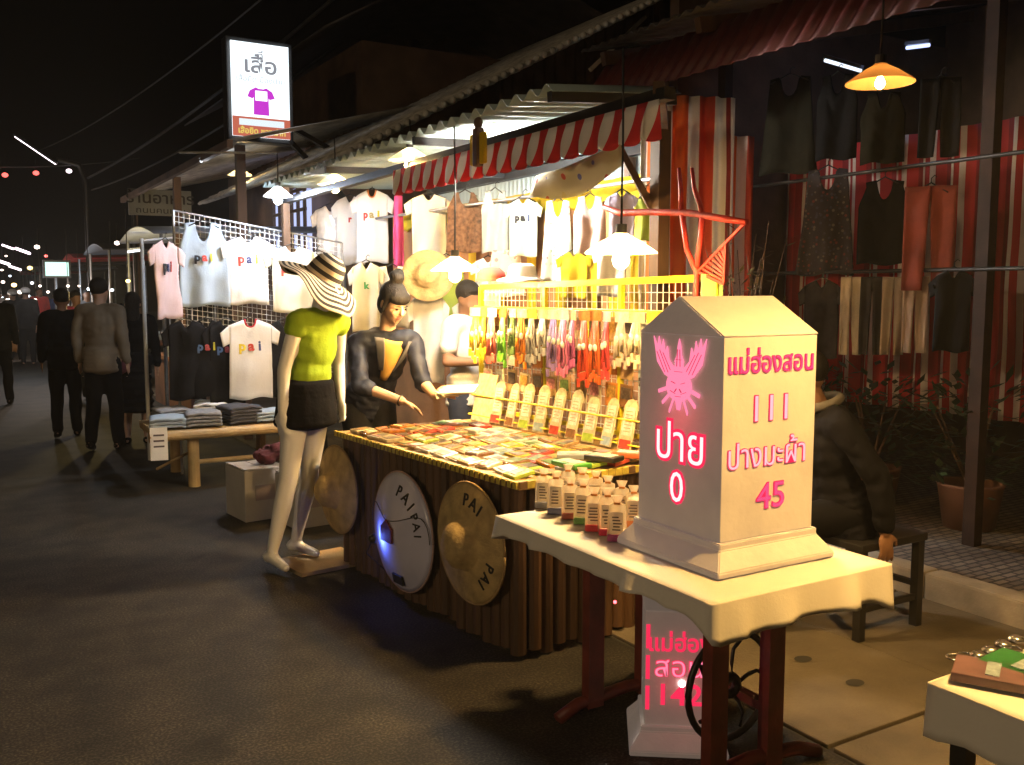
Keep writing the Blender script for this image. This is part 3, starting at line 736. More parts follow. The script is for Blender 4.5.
# twisted paper banner under the stall roof
bm = B()
b0, b1 = atX(533, 186, 2.75), atX(622, 152, 2.75)
def bn(u, v):
    p = b0.lerp(b1, u); w = .07 + .03 * math.sin(u * 3.1)
    a = 1.2 + 1.0 * u + .5 * math.sin(u * 5)
    return p + Vector((math.cos(a), 0, math.sin(a))) * w * (v - .5) * 1.6 - Vector((0, 0, .05 * math.sin(math.pi * u)))
sheet(bm, bn, 30, 8); thicken(bm, .003)
mark(obj('cloth_banner', bm, printed('banner print', (.62, .60, .42), [(.62, .60, .42), (.55, .12, .10), (.15, .18, .50), (.60, .55, .30)], 14, .25)), 'twisted pale banner with red and blue print tied under the stall roof', 'banner')

# ================================================================ HATS hung on the counter front
def disc_hat(name, label, p, r, mats, letters, white=False):
    t = thing(name, label, 'hat', p)
    t.rotation_euler = Euler((R(90), 0, R(-90) + CA)).to_quaternion().to_euler()
    bm = B()
    if white: prof = [(.002, .085), (r * .4, .066), (r * .92, .012), (r, .0), (r * .99, -.006), (r * .9, .004), (.002, .07)]
    else: prof = [(.002, .125), (r * .20, .12), (r * .36, .085), (r * .42, .035), (r * .47, .028), (r * .95, .006), (r, -.004), (r * .98, -.012), (r * .46, .016), (.002, .10)]
    lathe(bm, prof, 48); hb_ = obj('hat_body', bm, mats[0], t, smooth=True)
    bm = B()
    pts = [(r * math.cos(a * math.pi / 24), r * math.sin(a * math.pi / 24), -.004) for a in range(49)]
    tube(bm, pts, .006, 6); obj('hat_rim', bm, mats[1], t)
    ink = M('black ink', (.012, .012, .014), .8)
    slope = math.atan(.054 / (r * .52)) if white else math.atan(.022 / (r * .5))
    for ch, ang, sz in letters:
        me = words(ch, sz * .8, .003, .0005)
        me.transform(Matrix.Rotation(R(-90), 4, 'X'))
        rad = r * .72; zz = (.012 + .054 * (.92 - .72) / .52) if white else (.006 + .022 * (.95 - .72) / .48)
        a = R(ang)
        m = Matrix.Rotation(a, 4, 'Z') @ Matrix.Translation((0, rad, zz + .002)) @ Matrix.Rotation(-slope, 4, 'X')
        me.transform(m); obj('letter', me, ink, hb_)
    return t
tinted_lac = M('white lacquer with lamp tint', (.60, .60, .78), .35, .08, 5, .08, 20, coat=.4)  # lavender tint puts the blue lamp's glow into the white
w_hat = disc_hat('painted_hat', 'white painted conical hat lit by a small blue lamp on the counter front', cw(-.055, .94, .385), .305, [tinted_lac, M('pinkish rim', (.45, .30, .28), .6)], [('P', -10, .10), ('A', -28, .10), ('I', -44, .10), ('P', -58, .08), ('A', -71, .08), ('I', -83, .08)], True)
ink = M('black ink', (.012, .012, .014), .8)
bm = B(); box(bm, (.0, .0, .088), (.11, .075, .012)); prism(bm, [(-.06, .03), (0, .075), (.06, .03)], .084, .094, plane='xy'); obj('painted_house', bm, M('dark red ink', (.10, .015, .02), .7), w_hat)
bm = B(); box(bm, (.02, -.235, .036), (.10, .05, .012), rot=(.22, 0, 0), bev=.003); obj('price_sticker', bm, ink, w_hat)
bm = B(); tube(bm, [(.30 * math.cos(a), .30 * math.sin(a) * .4 + .05 * math.sin(3 * a), .085 - .075 * abs(math.cos(a)) + .004) for a in [math.pi * (k / 20) for k in range(21)]], .0022, 5); obj('painted_line', bm, ink, w_hat)
bl = thing('blue_lamp', 'tiny blue led lamp clipped below the white painted hat', 'lamp', cw(-.165, 1.04, .345))
bm = B(); ball(bm, (0, 0, 0), .009); obj('led_bulb', bm, emit('blue led', (.15, .25, 1), 12), bl)
bm = B(); rod(bm, (.0, .008, -.004), (.0, .10, -.10), .003); rod(bm, (.0, .10, -.10), (.12, .14, -.22), .003); obj('led_arm', bm, black_metal, bl)
bm = B(); lathe(bm, [(.001, -.026), (.014, -.023), (.024, -.008), (.028, .004)], 18, m=Matrix.Rotation(R(90), 4, 'Y')); thicken(bm, .002); obj('led_light_stop', bm, black_metal, bl)  # cup added to keep the blue light off the road
l = bpy.data.lights.new('led_light', 'POINT'); l.energy = 4; l.color = (.10, .18, 1); l.shadow_soft_size = .014
o = bpy.data.objects.new('led_light', l); col.objects.link(o); o.parent = bl
disc_hat('straw_hat', 'round straw hat with black letters on its brim hung nearest the milestone table', cw(-.06, .30, .47), .275, [straw, M('straw binding', (.36, .24, .10), .8)], [('P', 0, .10), ('A', -18, .10), ('I', -33, .10), ('P', -110, .09), ('A', -128, .09), ('I', -142, .09)])
disc_hat('straw_hat', 'plain round straw hat hung at the far corner of the counter front', cw(-.06, 1.70, .47), .25, [straw, M('straw binding', (.36, .24, .10), .8)], [])

# ================================================================ MILESTONE TABLE
iron_red = M('red painted iron', (.16, .028, .018), .5, .35, 10, .2, 40)
tb = thing('sewing_table', 'old sewing machine table with red legs under a white cloth', 'table', (2.1, 2.46, 0))
TL = lambda p: Vector(p) - Vector(tb.location)
bm = B(); box(bm, TL((2.1, 2.46, .722)), (.66, 1.12, .035), bev=.006); obj('tabletop', bm, wood_dark, tb)
for y in (2.14, 2.80):
    for x in (2.02, 2.27):
        bm = B(); bar(bm, TL((x, y, .03)), TL((x, y, .71)), .07, .045); obj('leg', bm, iron_red, tb)
    bm = B(); tube(bm, [TL((1.86, y, .012)), TL((1.95, y, .05)), TL((2.18, y, .07)), TL((2.40, y, .05)), TL((2.50, y, .012))], .024, 8); obj('foot', bm, iron_red, tb)
bm = B(); bar(bm, TL((2.27, 2.17, .22)), TL((2.27, 2.77, .22)), .04, .03); obj('stretcher', bm, iron_red, tb)
bm = B(); bar(bm, TL((2.27, 2.17, .66)), TL((2.27, 2.77, .66)), .04, .03); obj('stretcher', bm, iron_red, tb)
bm = B()
wc = TL((2.20, 2.26, .27))
def ring(c, r, t, n=36):
    pts = [c + Vector((r * math.cos(2 * math.pi * k / n), 0, r * math.sin(2 * math.pi * k / n))) for k in range(n + 1)]
    tube(bm, pts, t, 8)
ring(wc, .185, .012); ring(wc, .03, .016)
for k in range(5):
    a = 2 * math.pi * k / 5
    p = [wc + Vector((r * math.cos(a + b), 0, r * math.sin(a + b))) for r, b in ((.03, 0), (.08, .25), (.125, .22), (.165, 0))]
    tube(bm, p, .007, 6)
obj('flywheel', bm, black_metal, tb)

cream_cloth = M('cream tablecloth', (.72, .69, .62), .85, .06, 3, .08, 90, spec=.2)
def tablecloth(label, x0, x1, y0, y1, z, drops, seed):
    """cloth with a top and four draped sides; drops = (west, east, south, north)"""
    bm = B()
    nx, ny, ns = 26, 36, 6
    cx, cyy = (x0 + x1) / 2, (y0 + y1) / 2
    def top(u, v):
        return Vector((x0 + (x1 - x0) * u, y0 + (y1 - y0) * v, z + .0015 * nz(u * 8, v * 8, seed)))
    sheet(bm, top, nx, ny)
    per = [(x0 + (x1 - x0) * k / nx, y0, 's') for k in range(nx)] + [(x1, y0 + (y1 - y0) * k / ny, 'e') for k in range(ny)] + [(x1 - (x1 - x0) * k / nx, y1, 'n') for k in range(nx)] + [(x0, y1 - (y1 - y0) * k / ny, 'w') for k in range(ny)]
    N = len(per); rows = []
    dd = {'w': drops[0], 'e': drops[1], 's': drops[2], 'n': drops[3]}; nd = {'w': Vector((-1, 0, 0)), 'e': Vector((1, 0, 0)), 's': Vector((0, -1, 0)), 'n': Vector((0, 1, 0))}
    # smooth the drop and direction along the rim
    D = [dd[p[2]] for p in per]; NV = [nd[p[2]] for p in per]
    for it in range(3):
        D = [(D[i - 1] + 2 * D[i] + D[(i + 1) % N]) / 4 for i in range(N)]
        NV = [(NV[i - 1] + NV[i] + NV[(i + 1) % N]) for i in range(N)]; NV = [v.normalized() for v in NV]
    for i, (x, y, s) in enumerate(per):
        u = i / N
        corner = min((Vector((x, y)) - Vector(c)).length for c in ((x0, y0), (x1, y0), (x0, y1), (x1, y1)))
        dr = D[i] * (1 + (.10 if s in 'we' else .22) * nz(u * 15, seed) + .28 * math.exp(-(corner / .07) ** 2))
        rw = []
        for k in range(ns + 1):
            t = (0, .04, .18, .4, .62, .82, 1)[k]
            out = .004 * min(1, t * 20) + t * (.014 * math.sin(u * 150 + seed + 3 * nz(u * 12, seed)) + .045 * nz(u * 30, seed + 5)) + .008 * t
            p = Vector((x, y, z)) + NV[i] * max(out, .006 * t + .004) + Vector((0, 0, -dr * t if k else .001))
            rw.append(bm.verts.new(p))
        rows.append(rw)
    for i in range(N):
        a, b = rows[i], rows[(i + 1) % N]
        for k in range(ns):
            f = bm.faces.new((a[k], a[k + 1], b[k + 1], b[k])); f.smooth = True
    bmesh.ops.remove_doubles(bm, verts=bm.verts[:], dist=.0016)
    thicken(bm, .002)
    return mark(obj('tablecloth', bm, cream_cloth), label, 'tablecloth')
tablecloth('cream white cloth under the glowing milestone box with a drooping corner', 1.75, 2.50, 1.875, 3.06, .7435, (.055, .12, .105, .10), 3)

# ---------------------------------------------------------------- glowing milestone boxes
glow_board = M('milestone board with added glow', (.66, .62, .56), .5, .13, 5, .18, 30, emit=.07, ecol=(.80, .66, .64))  # faint glow added to the whole board to lift its dim side
grey_white = M('white painted board', (.66, .62, .56), .5, .13, 5, .18, 30)
glow_red = emit('red letter glow', (1, .03, .10), 1.0)
glow_pink = emit('pink letter light', (1, .36, .40), 1.7)
glow_hot = emit('white hot letter', (1, .62, .62), 1.6)
emblem_red = emit('emblem light', (1, .22, .36), 1.25)
def emblem(s):
    """winged crest: crowned head, raised wings, round body and claws, in the xz plane"""
    bm = B()
    def poly(pts, y=-.004, y2=0): prism(bm, [(a * s, b * s) for a, b in pts], y, y2)
    poly([(.44 * math.cos(a * math.pi / 12), -.16 + .36 * math.sin(a * math.pi / 12)) for a in range(24)])
    for k in (-1, 1):
        wing = [(.22, -.02), (.50, .08), (.78, .38), (.92, .98), (.78, .74), (.73, .98), (.64, .68), (.57, .92), (.51, .58), (.42, .76), (.36, .44), (.16, .26)]
        poly([(k * p, q) for p, q in wing][::k], -.0045, 0)
        for w in range(3):   # claws
            a = R(-12 - 26 * w); poly([(k * .36 * math.cos(a), -.14 + .30 * math.sin(a) + .03), (k * .74 * math.cos(a), -.18 + .66 * math.sin(a) + .03), (k * .72 * math.cos(a), -.18 + .64 * math.sin(a) - .06), (k * .36 * math.cos(a), -.14 + .30 * math.sin(a) - .06)][::k], -.005, 0)
    poly([(-.16, .14), (.16, .14), (.13, .42), (.17, .40), (.08, .56), (.05, .78), (0, .95), (-.05, .78), (-.08, .56), (-.17, .40), (-.13, .42)])
    poly([(-.12, -.42), (.12, -.42), (.05, -.72), (-.05, -.72)])
    return bm
def emblem_lines(s):
    bm = B()
    def ln(a, b, w=.03): bar(bm, (a[0] * s, -.0062, a[1] * s), (b[0] * s, -.0062, b[1] * s), w * s, .001)
    for k in (-1, 1):
        ln((k * .36, .14), (k * .68, .66)); ln((k * .28, .20), (k * .56, .60)); ln((k * .48, .14), (k * .78, .62))
        ln((k * .10, -.10), (k * .24, -.06), .05); ln((k * .06, .30), (k * .04, .70))
        ln((k * .10, -.34), (k * .28, -.28)); ln((k * .05, -.22), (k * .12, -.30), .05)
    ln((-.10, -.40), (.10, -.40), .04); ln((-.14, .18), (.14, .18), .04); ln((-.10, .46), (.10, .46), .03)
    return bm
def milestone(name, label, p, rotz, w, h, west, south, lit=True, base=True):
    board = glow_board
    """a square shaft with a ridged cap; ridge along local x; the west face looks to -x, the south face to -y"""
    t = thing(name, label, 'sign box', p, rotz)
    b = w / 2; hb = .072 if base else .06; f = .052 if base else .03
    bm = B()
    A = [bm.verts.new((sx * (b + f), sy * (b + f), 0)) for sx, sy in ((-1, -1), (1, -1), (1, 1), (-1, 1))]
    A2 = [bm.verts.new((sx * (b + f), sy * (b + f), .018)) for sx, sy in ((-1, -1), (1, -1), (1, 1), (-1, 1))]
    C = [bm.verts.new((sx * (b + .012), sy * (b + .012), hb)) for sx, sy in ((-1, -1), (1, -1), (1, 1), (-1, 1))]
    C2 = [bm.verts.new((sx * (b + .012), sy * (b + .012), hb + .02)) for sx, sy in ((-1, -1), (1, -1), (1, 1), (-1, 1))]
    bm.faces.new(A[::-1]); bm.faces.new(C2)
    for lo, hi in ((A, A2), (A2, C), (C, C2)):
        for i in range(4): bm.faces.new((lo[i], lo[(i + 1) % 4], hi[(i + 1) % 4], hi[i]))
    bmesh.ops.bevel(bm, geom=bm.edges[:], offset=.003, segments=2, affect='EDGES')
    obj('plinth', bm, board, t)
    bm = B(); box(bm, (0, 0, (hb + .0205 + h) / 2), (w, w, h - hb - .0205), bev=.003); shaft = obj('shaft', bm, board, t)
    bm = B(); e = b + .006; rh = w * .31
    V = [bm.verts.new(v) for v in ((-e, -e, h + .001), (e, -e, h + .001), (e, e, h + .001), (-e, e, h + .001), (-e, 0, h + rh), (e, 0, h + rh))]
    for ix in ((3, 2, 1, 0), (0, 1, 5, 4), (2, 3, 4, 5), (0, 4, 3), (1, 2, 5)): bm.faces.new([V[i] for i in ix])
    bmesh.ops.bevel(bm, geom=bm.edges[:], offset=.004, segments=2, affect='EDGES')
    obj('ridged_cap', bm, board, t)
    for face, items in ((0, west), (1, south)):
        for txt, x, z, sz, m, m2, sx in items:
            bo = (.007 if face == 0 else .0022) * sz / .12
            for layer, (mm, bold, y) in enumerate(((m2, bo, -.0015), (m, -.0005, -.003))):  # bolder red copy behind is the painted halo of the letters
                if txt == 'EMBLEM':
                    if layer: me = bpy.data.meshes.new('e'); bq = emblem(sz); bq.to_mesh(me); bq.free()
                    else: continue
                else: me = words(txt, sz, .0012, bold, sx=sx)
                o = obj('emblem' if txt == 'EMBLEM' else 'lettering', me, mm, shaft)
                if face == 0: o.location = (-b + y - .001, -x, z); o.rotation_euler = (0, 0, R(-90))
                else: o.location = (x, -b + y - .001, z)
    if any(i_[0] == 'EMBLEM' for i_ in west):
        _, x, z, sz = west[0][:4]
        obj('emblem_line', emblem_lines(sz), emit('emblem line', (.75, .0, .05), .8), shaft, (-b - .002, -x, z), (0, 0, R(-90)))
    return t
W = .395
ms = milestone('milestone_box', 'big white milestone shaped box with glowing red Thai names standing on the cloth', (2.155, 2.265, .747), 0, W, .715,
          [('EMBLEM', .005, .575, .135, emblem_red, glow_red, 1), ('ปาย', .01, .365, .165, glow_hot, glow_red, .92), ('0', .0, .225, .14, glow_hot, glow_red, 1.0)],
          [('แม่ฮ่องสอน', .0, .632, .088, emit('crimson letters', (1, .10, .26), .95), glow_red, .92), ('111', .0, .49, .115, glow_pink, glow_red, 1.1), ('ปางมะผ้า', -.01, .347, .105, glow_pink, glow_red, .92), ('45', .01, .215, .115, emit('crimson letters', (1, .10, .26), .95), glow_red, 1.1)])
for p, e, c in (((1.945 - .07, 2.26, 1.2), .35, (1, .05, .12)),):
    l = bpy.data.lights.new('letter_light', 'POINT'); l.energy = e * .8; l.color = c; l.shadow_soft_size = .05
    o = bpy.data.objects.new('letter_light', l); col.objects.link(o); o.parent = ms; o.location = Vector(p) - Vector(ms.location)
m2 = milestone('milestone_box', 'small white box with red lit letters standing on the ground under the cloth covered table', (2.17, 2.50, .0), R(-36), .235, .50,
          [], [('แม่ฮ่อง', .0, .385, .082, glow_red, glow_red, .95), ('สอน', .0, .30, .10, emblem_red, glow_red, 1), ('142', .0, .20, .105, glow_red, glow_red, 1.05)], base=True)
bm = B(); ball(bm, (.01, -.122, .245), (.012, .006, .012)); obj('led_spot', bm, emit('led spot', (1, .75, .75), 8), m2)
l = bpy.data.lights.new('letter_light', 'POINT'); l.energy = .16; l.color = (1, .05, .10); l.shadow_soft_size = .04
o = bpy.data.objects.new('letter_light', l); col.objects.link(o); o.parent = m2; o.location = (0, -.2, .26)
bm = B()
for z in (.19, .30, .41): box(bm, (-.108, -.1185, z), (.014, .003, .085))
obj('light_slit', bm, glow_red, m2)
mark(obj('red_led', (lambda b: (ball(b, (0, 0, 0), .007), b)[1])(B()), emit('led spot red', (1, .10, .12), 6), loc=atX(615, 602, 2.28)), 'tiny red led glowing under the table in front of the slats', 'led')

# small milk bags in two rows on the cloth
bag_clear = M('clear plastic bag', (.92, .78, .58), .2, .15, 18, .3, 40, coat=.8, trans=.7)
nt = bag_clear.node_tree; tr_ = nt.nodes.new('ShaderNodeBsdfTransparent'); mx_ = nt.nodes.new('ShaderNodeMixShader'); mx_.inputs[0].default_value = .5
src_ = nt.nodes['Material Output'].inputs[0].links[0].from_socket
nt.links.new(src_, mx_.inputs[1]); nt.links.new(tr_.outputs[0], mx_.inputs[2]); nt.links.new(mx_.outputs[0], nt.nodes['Material Output'].inputs[0])
label_paper = M('thin label paper', (.85, .80, .70), .7, .05, trans=.6)
label_ink = M('label ink', (.10, .08, .09), .7)
BG = [('slate blue', (.12, .14, .26)), ('brown red', (.38, .10, .07)), ('green', (.08, .20, .05)), ('red', (.58, .05, .06)), ('crimson', (.60, .04, .10)), ('purple', (.30, .04, .16)), ('grey', (.25, .24, .24)), ('orange', (.60, .22, .06)), ('yellow', (.62, .48, .08))]
def milk_bag(i, c, p, rz, w, h, lab, label):
    t = thing('souvenir_bag', label, 'bag', p, rz, 'souvenir bags on the cloth')
    bm = B()
    def lev(z, a, b): return [bm.verts.new((sx * a, sy * b, z)) for sx, sy in ((-1, -1), (0, -1.12), (1, -1), (1, 1), (0, 1.12), (-1, 1))]
    L = [lev(0, w * .5, .022), lev(h * .15, w * .52, .028), lev(h * .5, w * .5, .026), lev(h * .78, w * .44, .014), lev(h * .84, w * .16, .012), lev(h, w * .34, .007)]
    bm.faces.new(L[0][::-1]); bm.faces.new(L[-1])
    for a, b in zip(L, L[1:]):
        for k in range(6): f = bm.faces.new((a[k], a[(k + 1) % 6], b[(k + 1) % 6], b[k])); f.smooth = True
    obj('bag_film', bm, bag_clear, t)
    bm = B(); box(bm, (0, -.030, h * .43), (w * .74, .003, h * .48))
    bl_ = obj('bag_label', bm, label_paper, t)
    bm = B()
    for k in range(5): box(bm, (random.uniform(-.004, .004), -.0325, h * (.28 + .07 * k)), (w * random.uniform(.35, .6), .002, h * .028))
    obj('label_print', bm, label_ink, bl_)
    bm = B(); box(bm, (0, -.004, .014), (w * 1.02, .062, .026), bev=.006); obj('bag_base', bm, M('base %s' % c[0], c[1], .4, .2, 20), t)
    bm = B(); box(bm, (0, 0, h * .84), (w * .36, .028, .008)); obj('bag_tie', bm, pm['orange'], t)
for i in range(7):
    c = BG[[6, 0, 1, 2, 3, 4, 5][i]]
    p = atz([544, 556, 570, 583, 594, 607, 617][i], [507, 513, 518, 523, 530, 534, 540][i], .746)
    milk_bag(i, c, p, R(-42 + 5 * (i % 3)), .062, .155 + .01 * (i % 2), i % 2, 'small clear souvenir bag with a %s base in the front row on the cloth' % c[0])
for i in range(6):
    c = BG[[7, 8, 3, 0, 2, 7][i]]; p = atz([566, 580, 594, 606, 620, 632][i], [503, 507, 511, 517, 523, 529][i], .746) + Vector((.03, 0.03, 0))
    milk_bag(i, c, p, R(-38), .06, .15, 1, 'small clear souvenir bag with %s base, %s from the left in the rear row' % (c[0], ORD[i]))

# ================================================================ NEAR WHITE TABLE at the right edge
wt = thing('market_table', 'low black legged market table at the near right edge under a white cloth', 'table', (2.35, .72, 0))
bm = B(); box(bm, (0, 0, .665), (.80, 1.16, .03)); obj('tabletop', bm, wood_dark, wt)
for x in (-.37, .37):
    for y in (-.53, .55):
        bm = B(); bar(bm, (x, y, 0), (x, y, .65), .04); obj('leg', bm, black_metal, wt)
tablecloth('pale white cloth on the low table at the near right edge of the pavement', 1.93, 2.77, .12, 1.33, .684, (.11, .12, .12, .10), 8)
gb = M('green booklet', (.03, .16, .05), .35, .3, 14, coat=.4); gp = M('purple grey booklet', (.16, .09, .10), .4, .3, 14, coat=.4)
for k, (px, py, m, lb) in enumerate(((985, 676, gp, 'dark plum booklet on the near white table beside the green one'), (1012, 672, gb, 'green booklet lying on the near white table at the right edge'))):
    p = atz(px, py, .69); bm = B(); box(bm, (0, 0, .012), (.13, .17, .022), bev=.003); box(bm, (0, 0, .0242), (.09, .03, .002), mi=1)
    mark(obj('booklet', bm, [m, pm['pale blue']], loc=p + Vector((.02 * k, -.02, .022 * 0)), rot=(0, 0, .5 - .4 * k)), lb, 'booklet')
sil = M('silver trinket', (.55, .55, .56), .2, .1, metal=.9)
for k, (px, py) in enumerate(((966, 663), (978, 657), (990, 652), (1003, 646), (1016, 641))):
    bm = B(); lathe(bm, [(.001, .012), (.012, .014), (.02, .008), (.022, 0), (.001, 0)], 14); tube(bm, [(.02 * math.cos(a), .02 * math.sin(a) + .03, .004) for a in [k2 * .63 for k2 in range(11)]], .003, 5)
    mark(obj('silver_trinket', bm, sil, loc=atz(px, py, .687), rot=(0, 0, k)), 'small silver ring trinket, %s from the left on the near white table' % ORD[k], 'trinket', 'silver trinkets along the table edge')

# ================================================================ STOOL
stl = thing('wooden_stool', 'low black bench stool on the pavement under the seated man', 'stool', (3.66, 2.94, .02))
bm = B(); box(bm, (0, 0, .43), (.46, .44, .035), bev=.006); obj('seat', bm, black_metal, stl)
for x in (-.2, .2):
    for y in (-.19, .19):
        bm = B(); bar(bm, (x, y, 0), (x, y, .415), .04); obj('leg', bm, black_metal, stl)
for a_, b_ in (((-.2, -.19, .14), (.2, -.19, .14)), ((.2, -.19, .2), (.2, .19, .2)), ((-.2, .19, .14), (.2, .19, .14))):
    bm = B(); bar(bm, a_, b_, .025); obj('stretcher', bm, black_metal, stl)

# ================================================================ GARMENTS
def garment(name, label, cat, loc, rotz, w, h, kind, mat, letters=(), group=None, trim=None, hanger=True, extra=None):
    t = thing(name, label, cat, loc, rotz, group)
    s = random.random() * 50
    bm = B()
    def fold(x, zt): return (.020 * math.sin(x / w * (8 + s % 4) + s + 1.6 * zt) * (.25 + zt) + .018 * nz(x * 8, zt * 4, s) + .008 * nz(x * 22, zt * 9, s))
    bw = w if kind in ('tank', 'dress', 'trousers', 'skirt', 'strap') else w * .70
    nx, ny = 18, 16
    def body(u, v):
        q = 2 * u - 1; tt = 1 - v
        if kind == 'dress': half = bw / 2 * (.62 + .38 * tt if tt > .35 else .62 + .133 - .25 * (.35 - tt))
        elif kind == 'skirt': half = bw / 2 * (.72 + .28 * tt)
        elif kind == 'tank': half = bw / 2 * ((.74 if tt < .04 else .70 + .30 * min(1, max(0, (tt - .04) / .24)) ** 1.2))
        elif kind == 'strap': half = bw / 2 * (.50 + .42 * min(1, tt / .25) + .08 * tt)
        else: half = bw / 2 * (1 + .04 * tt)
        x = q * half
        ztop = 0.0
        if kind in ('tee', 'tank', 'dress', 'strap'):
            nk = {'tee': .26, 'tank': .40, 'dress': .45, 'strap': .62}[kind]; dp = {'tee': .075, 'tank': .17, 'dress': .15, 'strap': .16}[kind] * h * 1.35
            a = abs(q)
            ztop = -dp * math.sqrt(max(0, 1 - (a / nk) ** 2)) if a < nk else -(a - nk) * .10 * h * (1 if kind == 'tee' else .35)
        z = ztop + (-h * (1 + .015 * math.sin(q * 4 + s)) - ztop) * tt
        return Vector((x, fold(x, tt) , z))
    if kind == 'trousers':
        for k in (-1, 1):
            def leg(u, v):
                tt = 1 - v; cxx = k * bw * (.24 + .06 * tt); half = bw * (.255 - .05 * tt)
                x = cxx + (2 * u - 1) * half
                return Vector((x, fold(x, tt) + .003 * k, -h * tt))
            sheet(bm, leg, 8, 14)
    else:
        sheet(bm, body, nx, ny)
    if kind == 'tee':
        for k in (-1, 1):
            def slv(u, v):
                tt = 1 - v; x0 = bw / 2
                a = Vector((x0 * .995, 0, -.074 * h)).lerp(Vector((w / 2 * 1.02, 0, -.17 * h)), u)
                b = Vector((x0 * 1.0, 0, -.30 * h)).lerp(Vector((w / 2 * .93, 0, -.34 * h)), u)
                p = a.lerp(b, tt); p.x *= k; p.y = fold(p.x, .4) + .012 * u * math.sin(s); return p
            sheet(bm, slv, 5, 6)
        bmesh.ops.remove_doubles(bm, verts=bm.verts[:], dist=.002)
    thicken(bm, .010)
    gc = obj('garment_cloth', bm, mat, t, smooth=True)
    if trim:
        bm = B(); pts = []
        for k in range(21):
            u = .5 + (k / 20 - .5) * {'tee': .26, 'tank': .4}.get(kind, .4)
            p = body(u, 1); pts.append(p + Vector((0, -.004, .0)))
        tube(bm, pts, .009, 6); obj('collar', bm, trim, gc)
    cz = {'tee': -.34, 'tank': -.42}.get(kind, -.4)
    if letters:
        tot = len(letters); 
        for i, (ch, c) in enumerate(letters):
            sz = w * .23
            me = words(ch, sz, .003, .004); x = (i - (tot - 1) / 2) * sz * .62
            zz = cz * h
            for vv in me.vertices: vv.co.y += fold(vv.co.x + x, -(vv.co.z + zz) / h) - .013
            obj('letter', me, M('print %s' % str(c), c, .7, .1), gc, (x, 0, zz))
    if hanger:
        bm = B()
        tube(bm, [(-w * .33, .006, -.05 * h - .01), (0, .006, .02), (w * .33, .006, -.05 * h - .01)], .005, 6)
        tube(bm, [(0, .006, .02), (0, .006, .045), (.018, .006, .062), (.03, .006, .05)], .003, 6); obj('hanger', bm, black_metal, t)
    if extra: extra(t, w, h, fold)
    return t
K, RD, YL, BLU, GRN = (.02, .02, .025), (.50, .05, .03), (.72, .55, .02), (.04, .06, .16), (.05, .30, .10)
pinkish = M('pale pink cotton', (.66, .50, .50), .9, .06, 5, .15, 80, trans=.15)
# left stall grid and shirts
wg = thing('wire_grid_stand', 'white wire grid panel leaning behind the low bamboo table and holding tee shirts', 'stand', (1.66, 8.45, 0))
bm = B()
ga, gb2 = Vector((0, 0, 2.28)), Vector((1.55, .12, 2.05))
def gp_(u, z): return Vector((1.55 * u, .12 * u, z + (2.28 - .23 * u)))
for k in range(36): rod(bm, gp_(k / 35, 0), gp_(k / 35, -1.25), .003, n=5)
for k in range(28): rod(bm, gp_(0, -.046 * k), gp_(1, -.046 * k), .003, n=5)
obj('wire_mesh', bm, white_wire, wg)
bm = B(); rod(bm, gp_(0, 0.0), gp_(0, -2.28), .012); rod(bm, gp_(1, 0), gp_(1, -2.05), .012); rod(bm, gp_(0, 0), gp_(1, 0), .009); obj('grid_frame', bm, grey_metal, wg)
def lshirt(label, px, py, wpx, hpx, kind, m, letters=(), Y=8.36, rz=0, **k):
    p = atY(px, py, Y); d = (p - Vector((0, 0, EYE))).dot(FW); s = d / F
    return garment('hung_shirt', label, 'shirt', p, rz, wpx * s * 1.06, hpx * s, kind, m, letters, 'pai shirts hung on the wire grid', **k)
RAI = lambda a, b, c: (('p', a), ('a', b), ('i', c))
lshirt('grey sleeveless pai top hung at the left end of the wire grid', 203, 222, 46, 84, 'tank', grey_cloth, RAI(K, RD, YL))
lshirt('bluish white pai tee shirt hung second on the wire grid', 248, 236, 52, 68, 'tee', white_cloth, RAI(RD, BLU, YL))
lshirt('cream pai tee shirt with a red letter half hidden behind the striped hat', 292, 246, 56, 66, 'tee', M('cream cotton', (.66, .64, .50), .9, .05, 5, .15, 80, trans=.15), RAI(RD, GRN, BLU))
lshirt('pinkish pai tee shirt turned sideways on the pole left of the wire grid', 166, 240, 62, 78, 'tee', pinkish, RAI(K, BLU, RD), Y=8.1, rz=R(52))
lshirt('plain bluish white tee shirt hung behind the others at the wire grid end', 318, 252, 50, 64, 'tee', white_cloth, Y=8.5)
lshirt('white pai tee shirt with a red collar hung low above the bamboo table', 250, 319, 56, 80, 'tee', white_cloth, RAI(YL, RD, BLU), Y=8.2, trim=M('red ribbing', (.45, .02, .03), .9))
for i, (px, hp) in enumerate(((186, 80), (206, 78), (226, 84), (285, 78))):
    lshirt('black tee shirt hung low on the wire grid, %s of the dark row' % ORD[i], px, 320, 46, hp, 'tee', black_cloth, RAI((.05, .10, .2), (.25, .03, .03), (.45, .38, .02)) if i in (1, 2) else (), Y=8.3)
lp = thing('corner_post', 'thin white post at the left end of the wire grid carrying a sideways shirt', 'post', tuple(atz(150, 460, 0)))
bm = B(); rod(bm, (0, 0, 0), (0, 0, 2.08), .018); rod(bm, (0, 0, 2.06), (.3, .1, 2.1), .01); obj('post_pipe', bm, white_wire, lp)
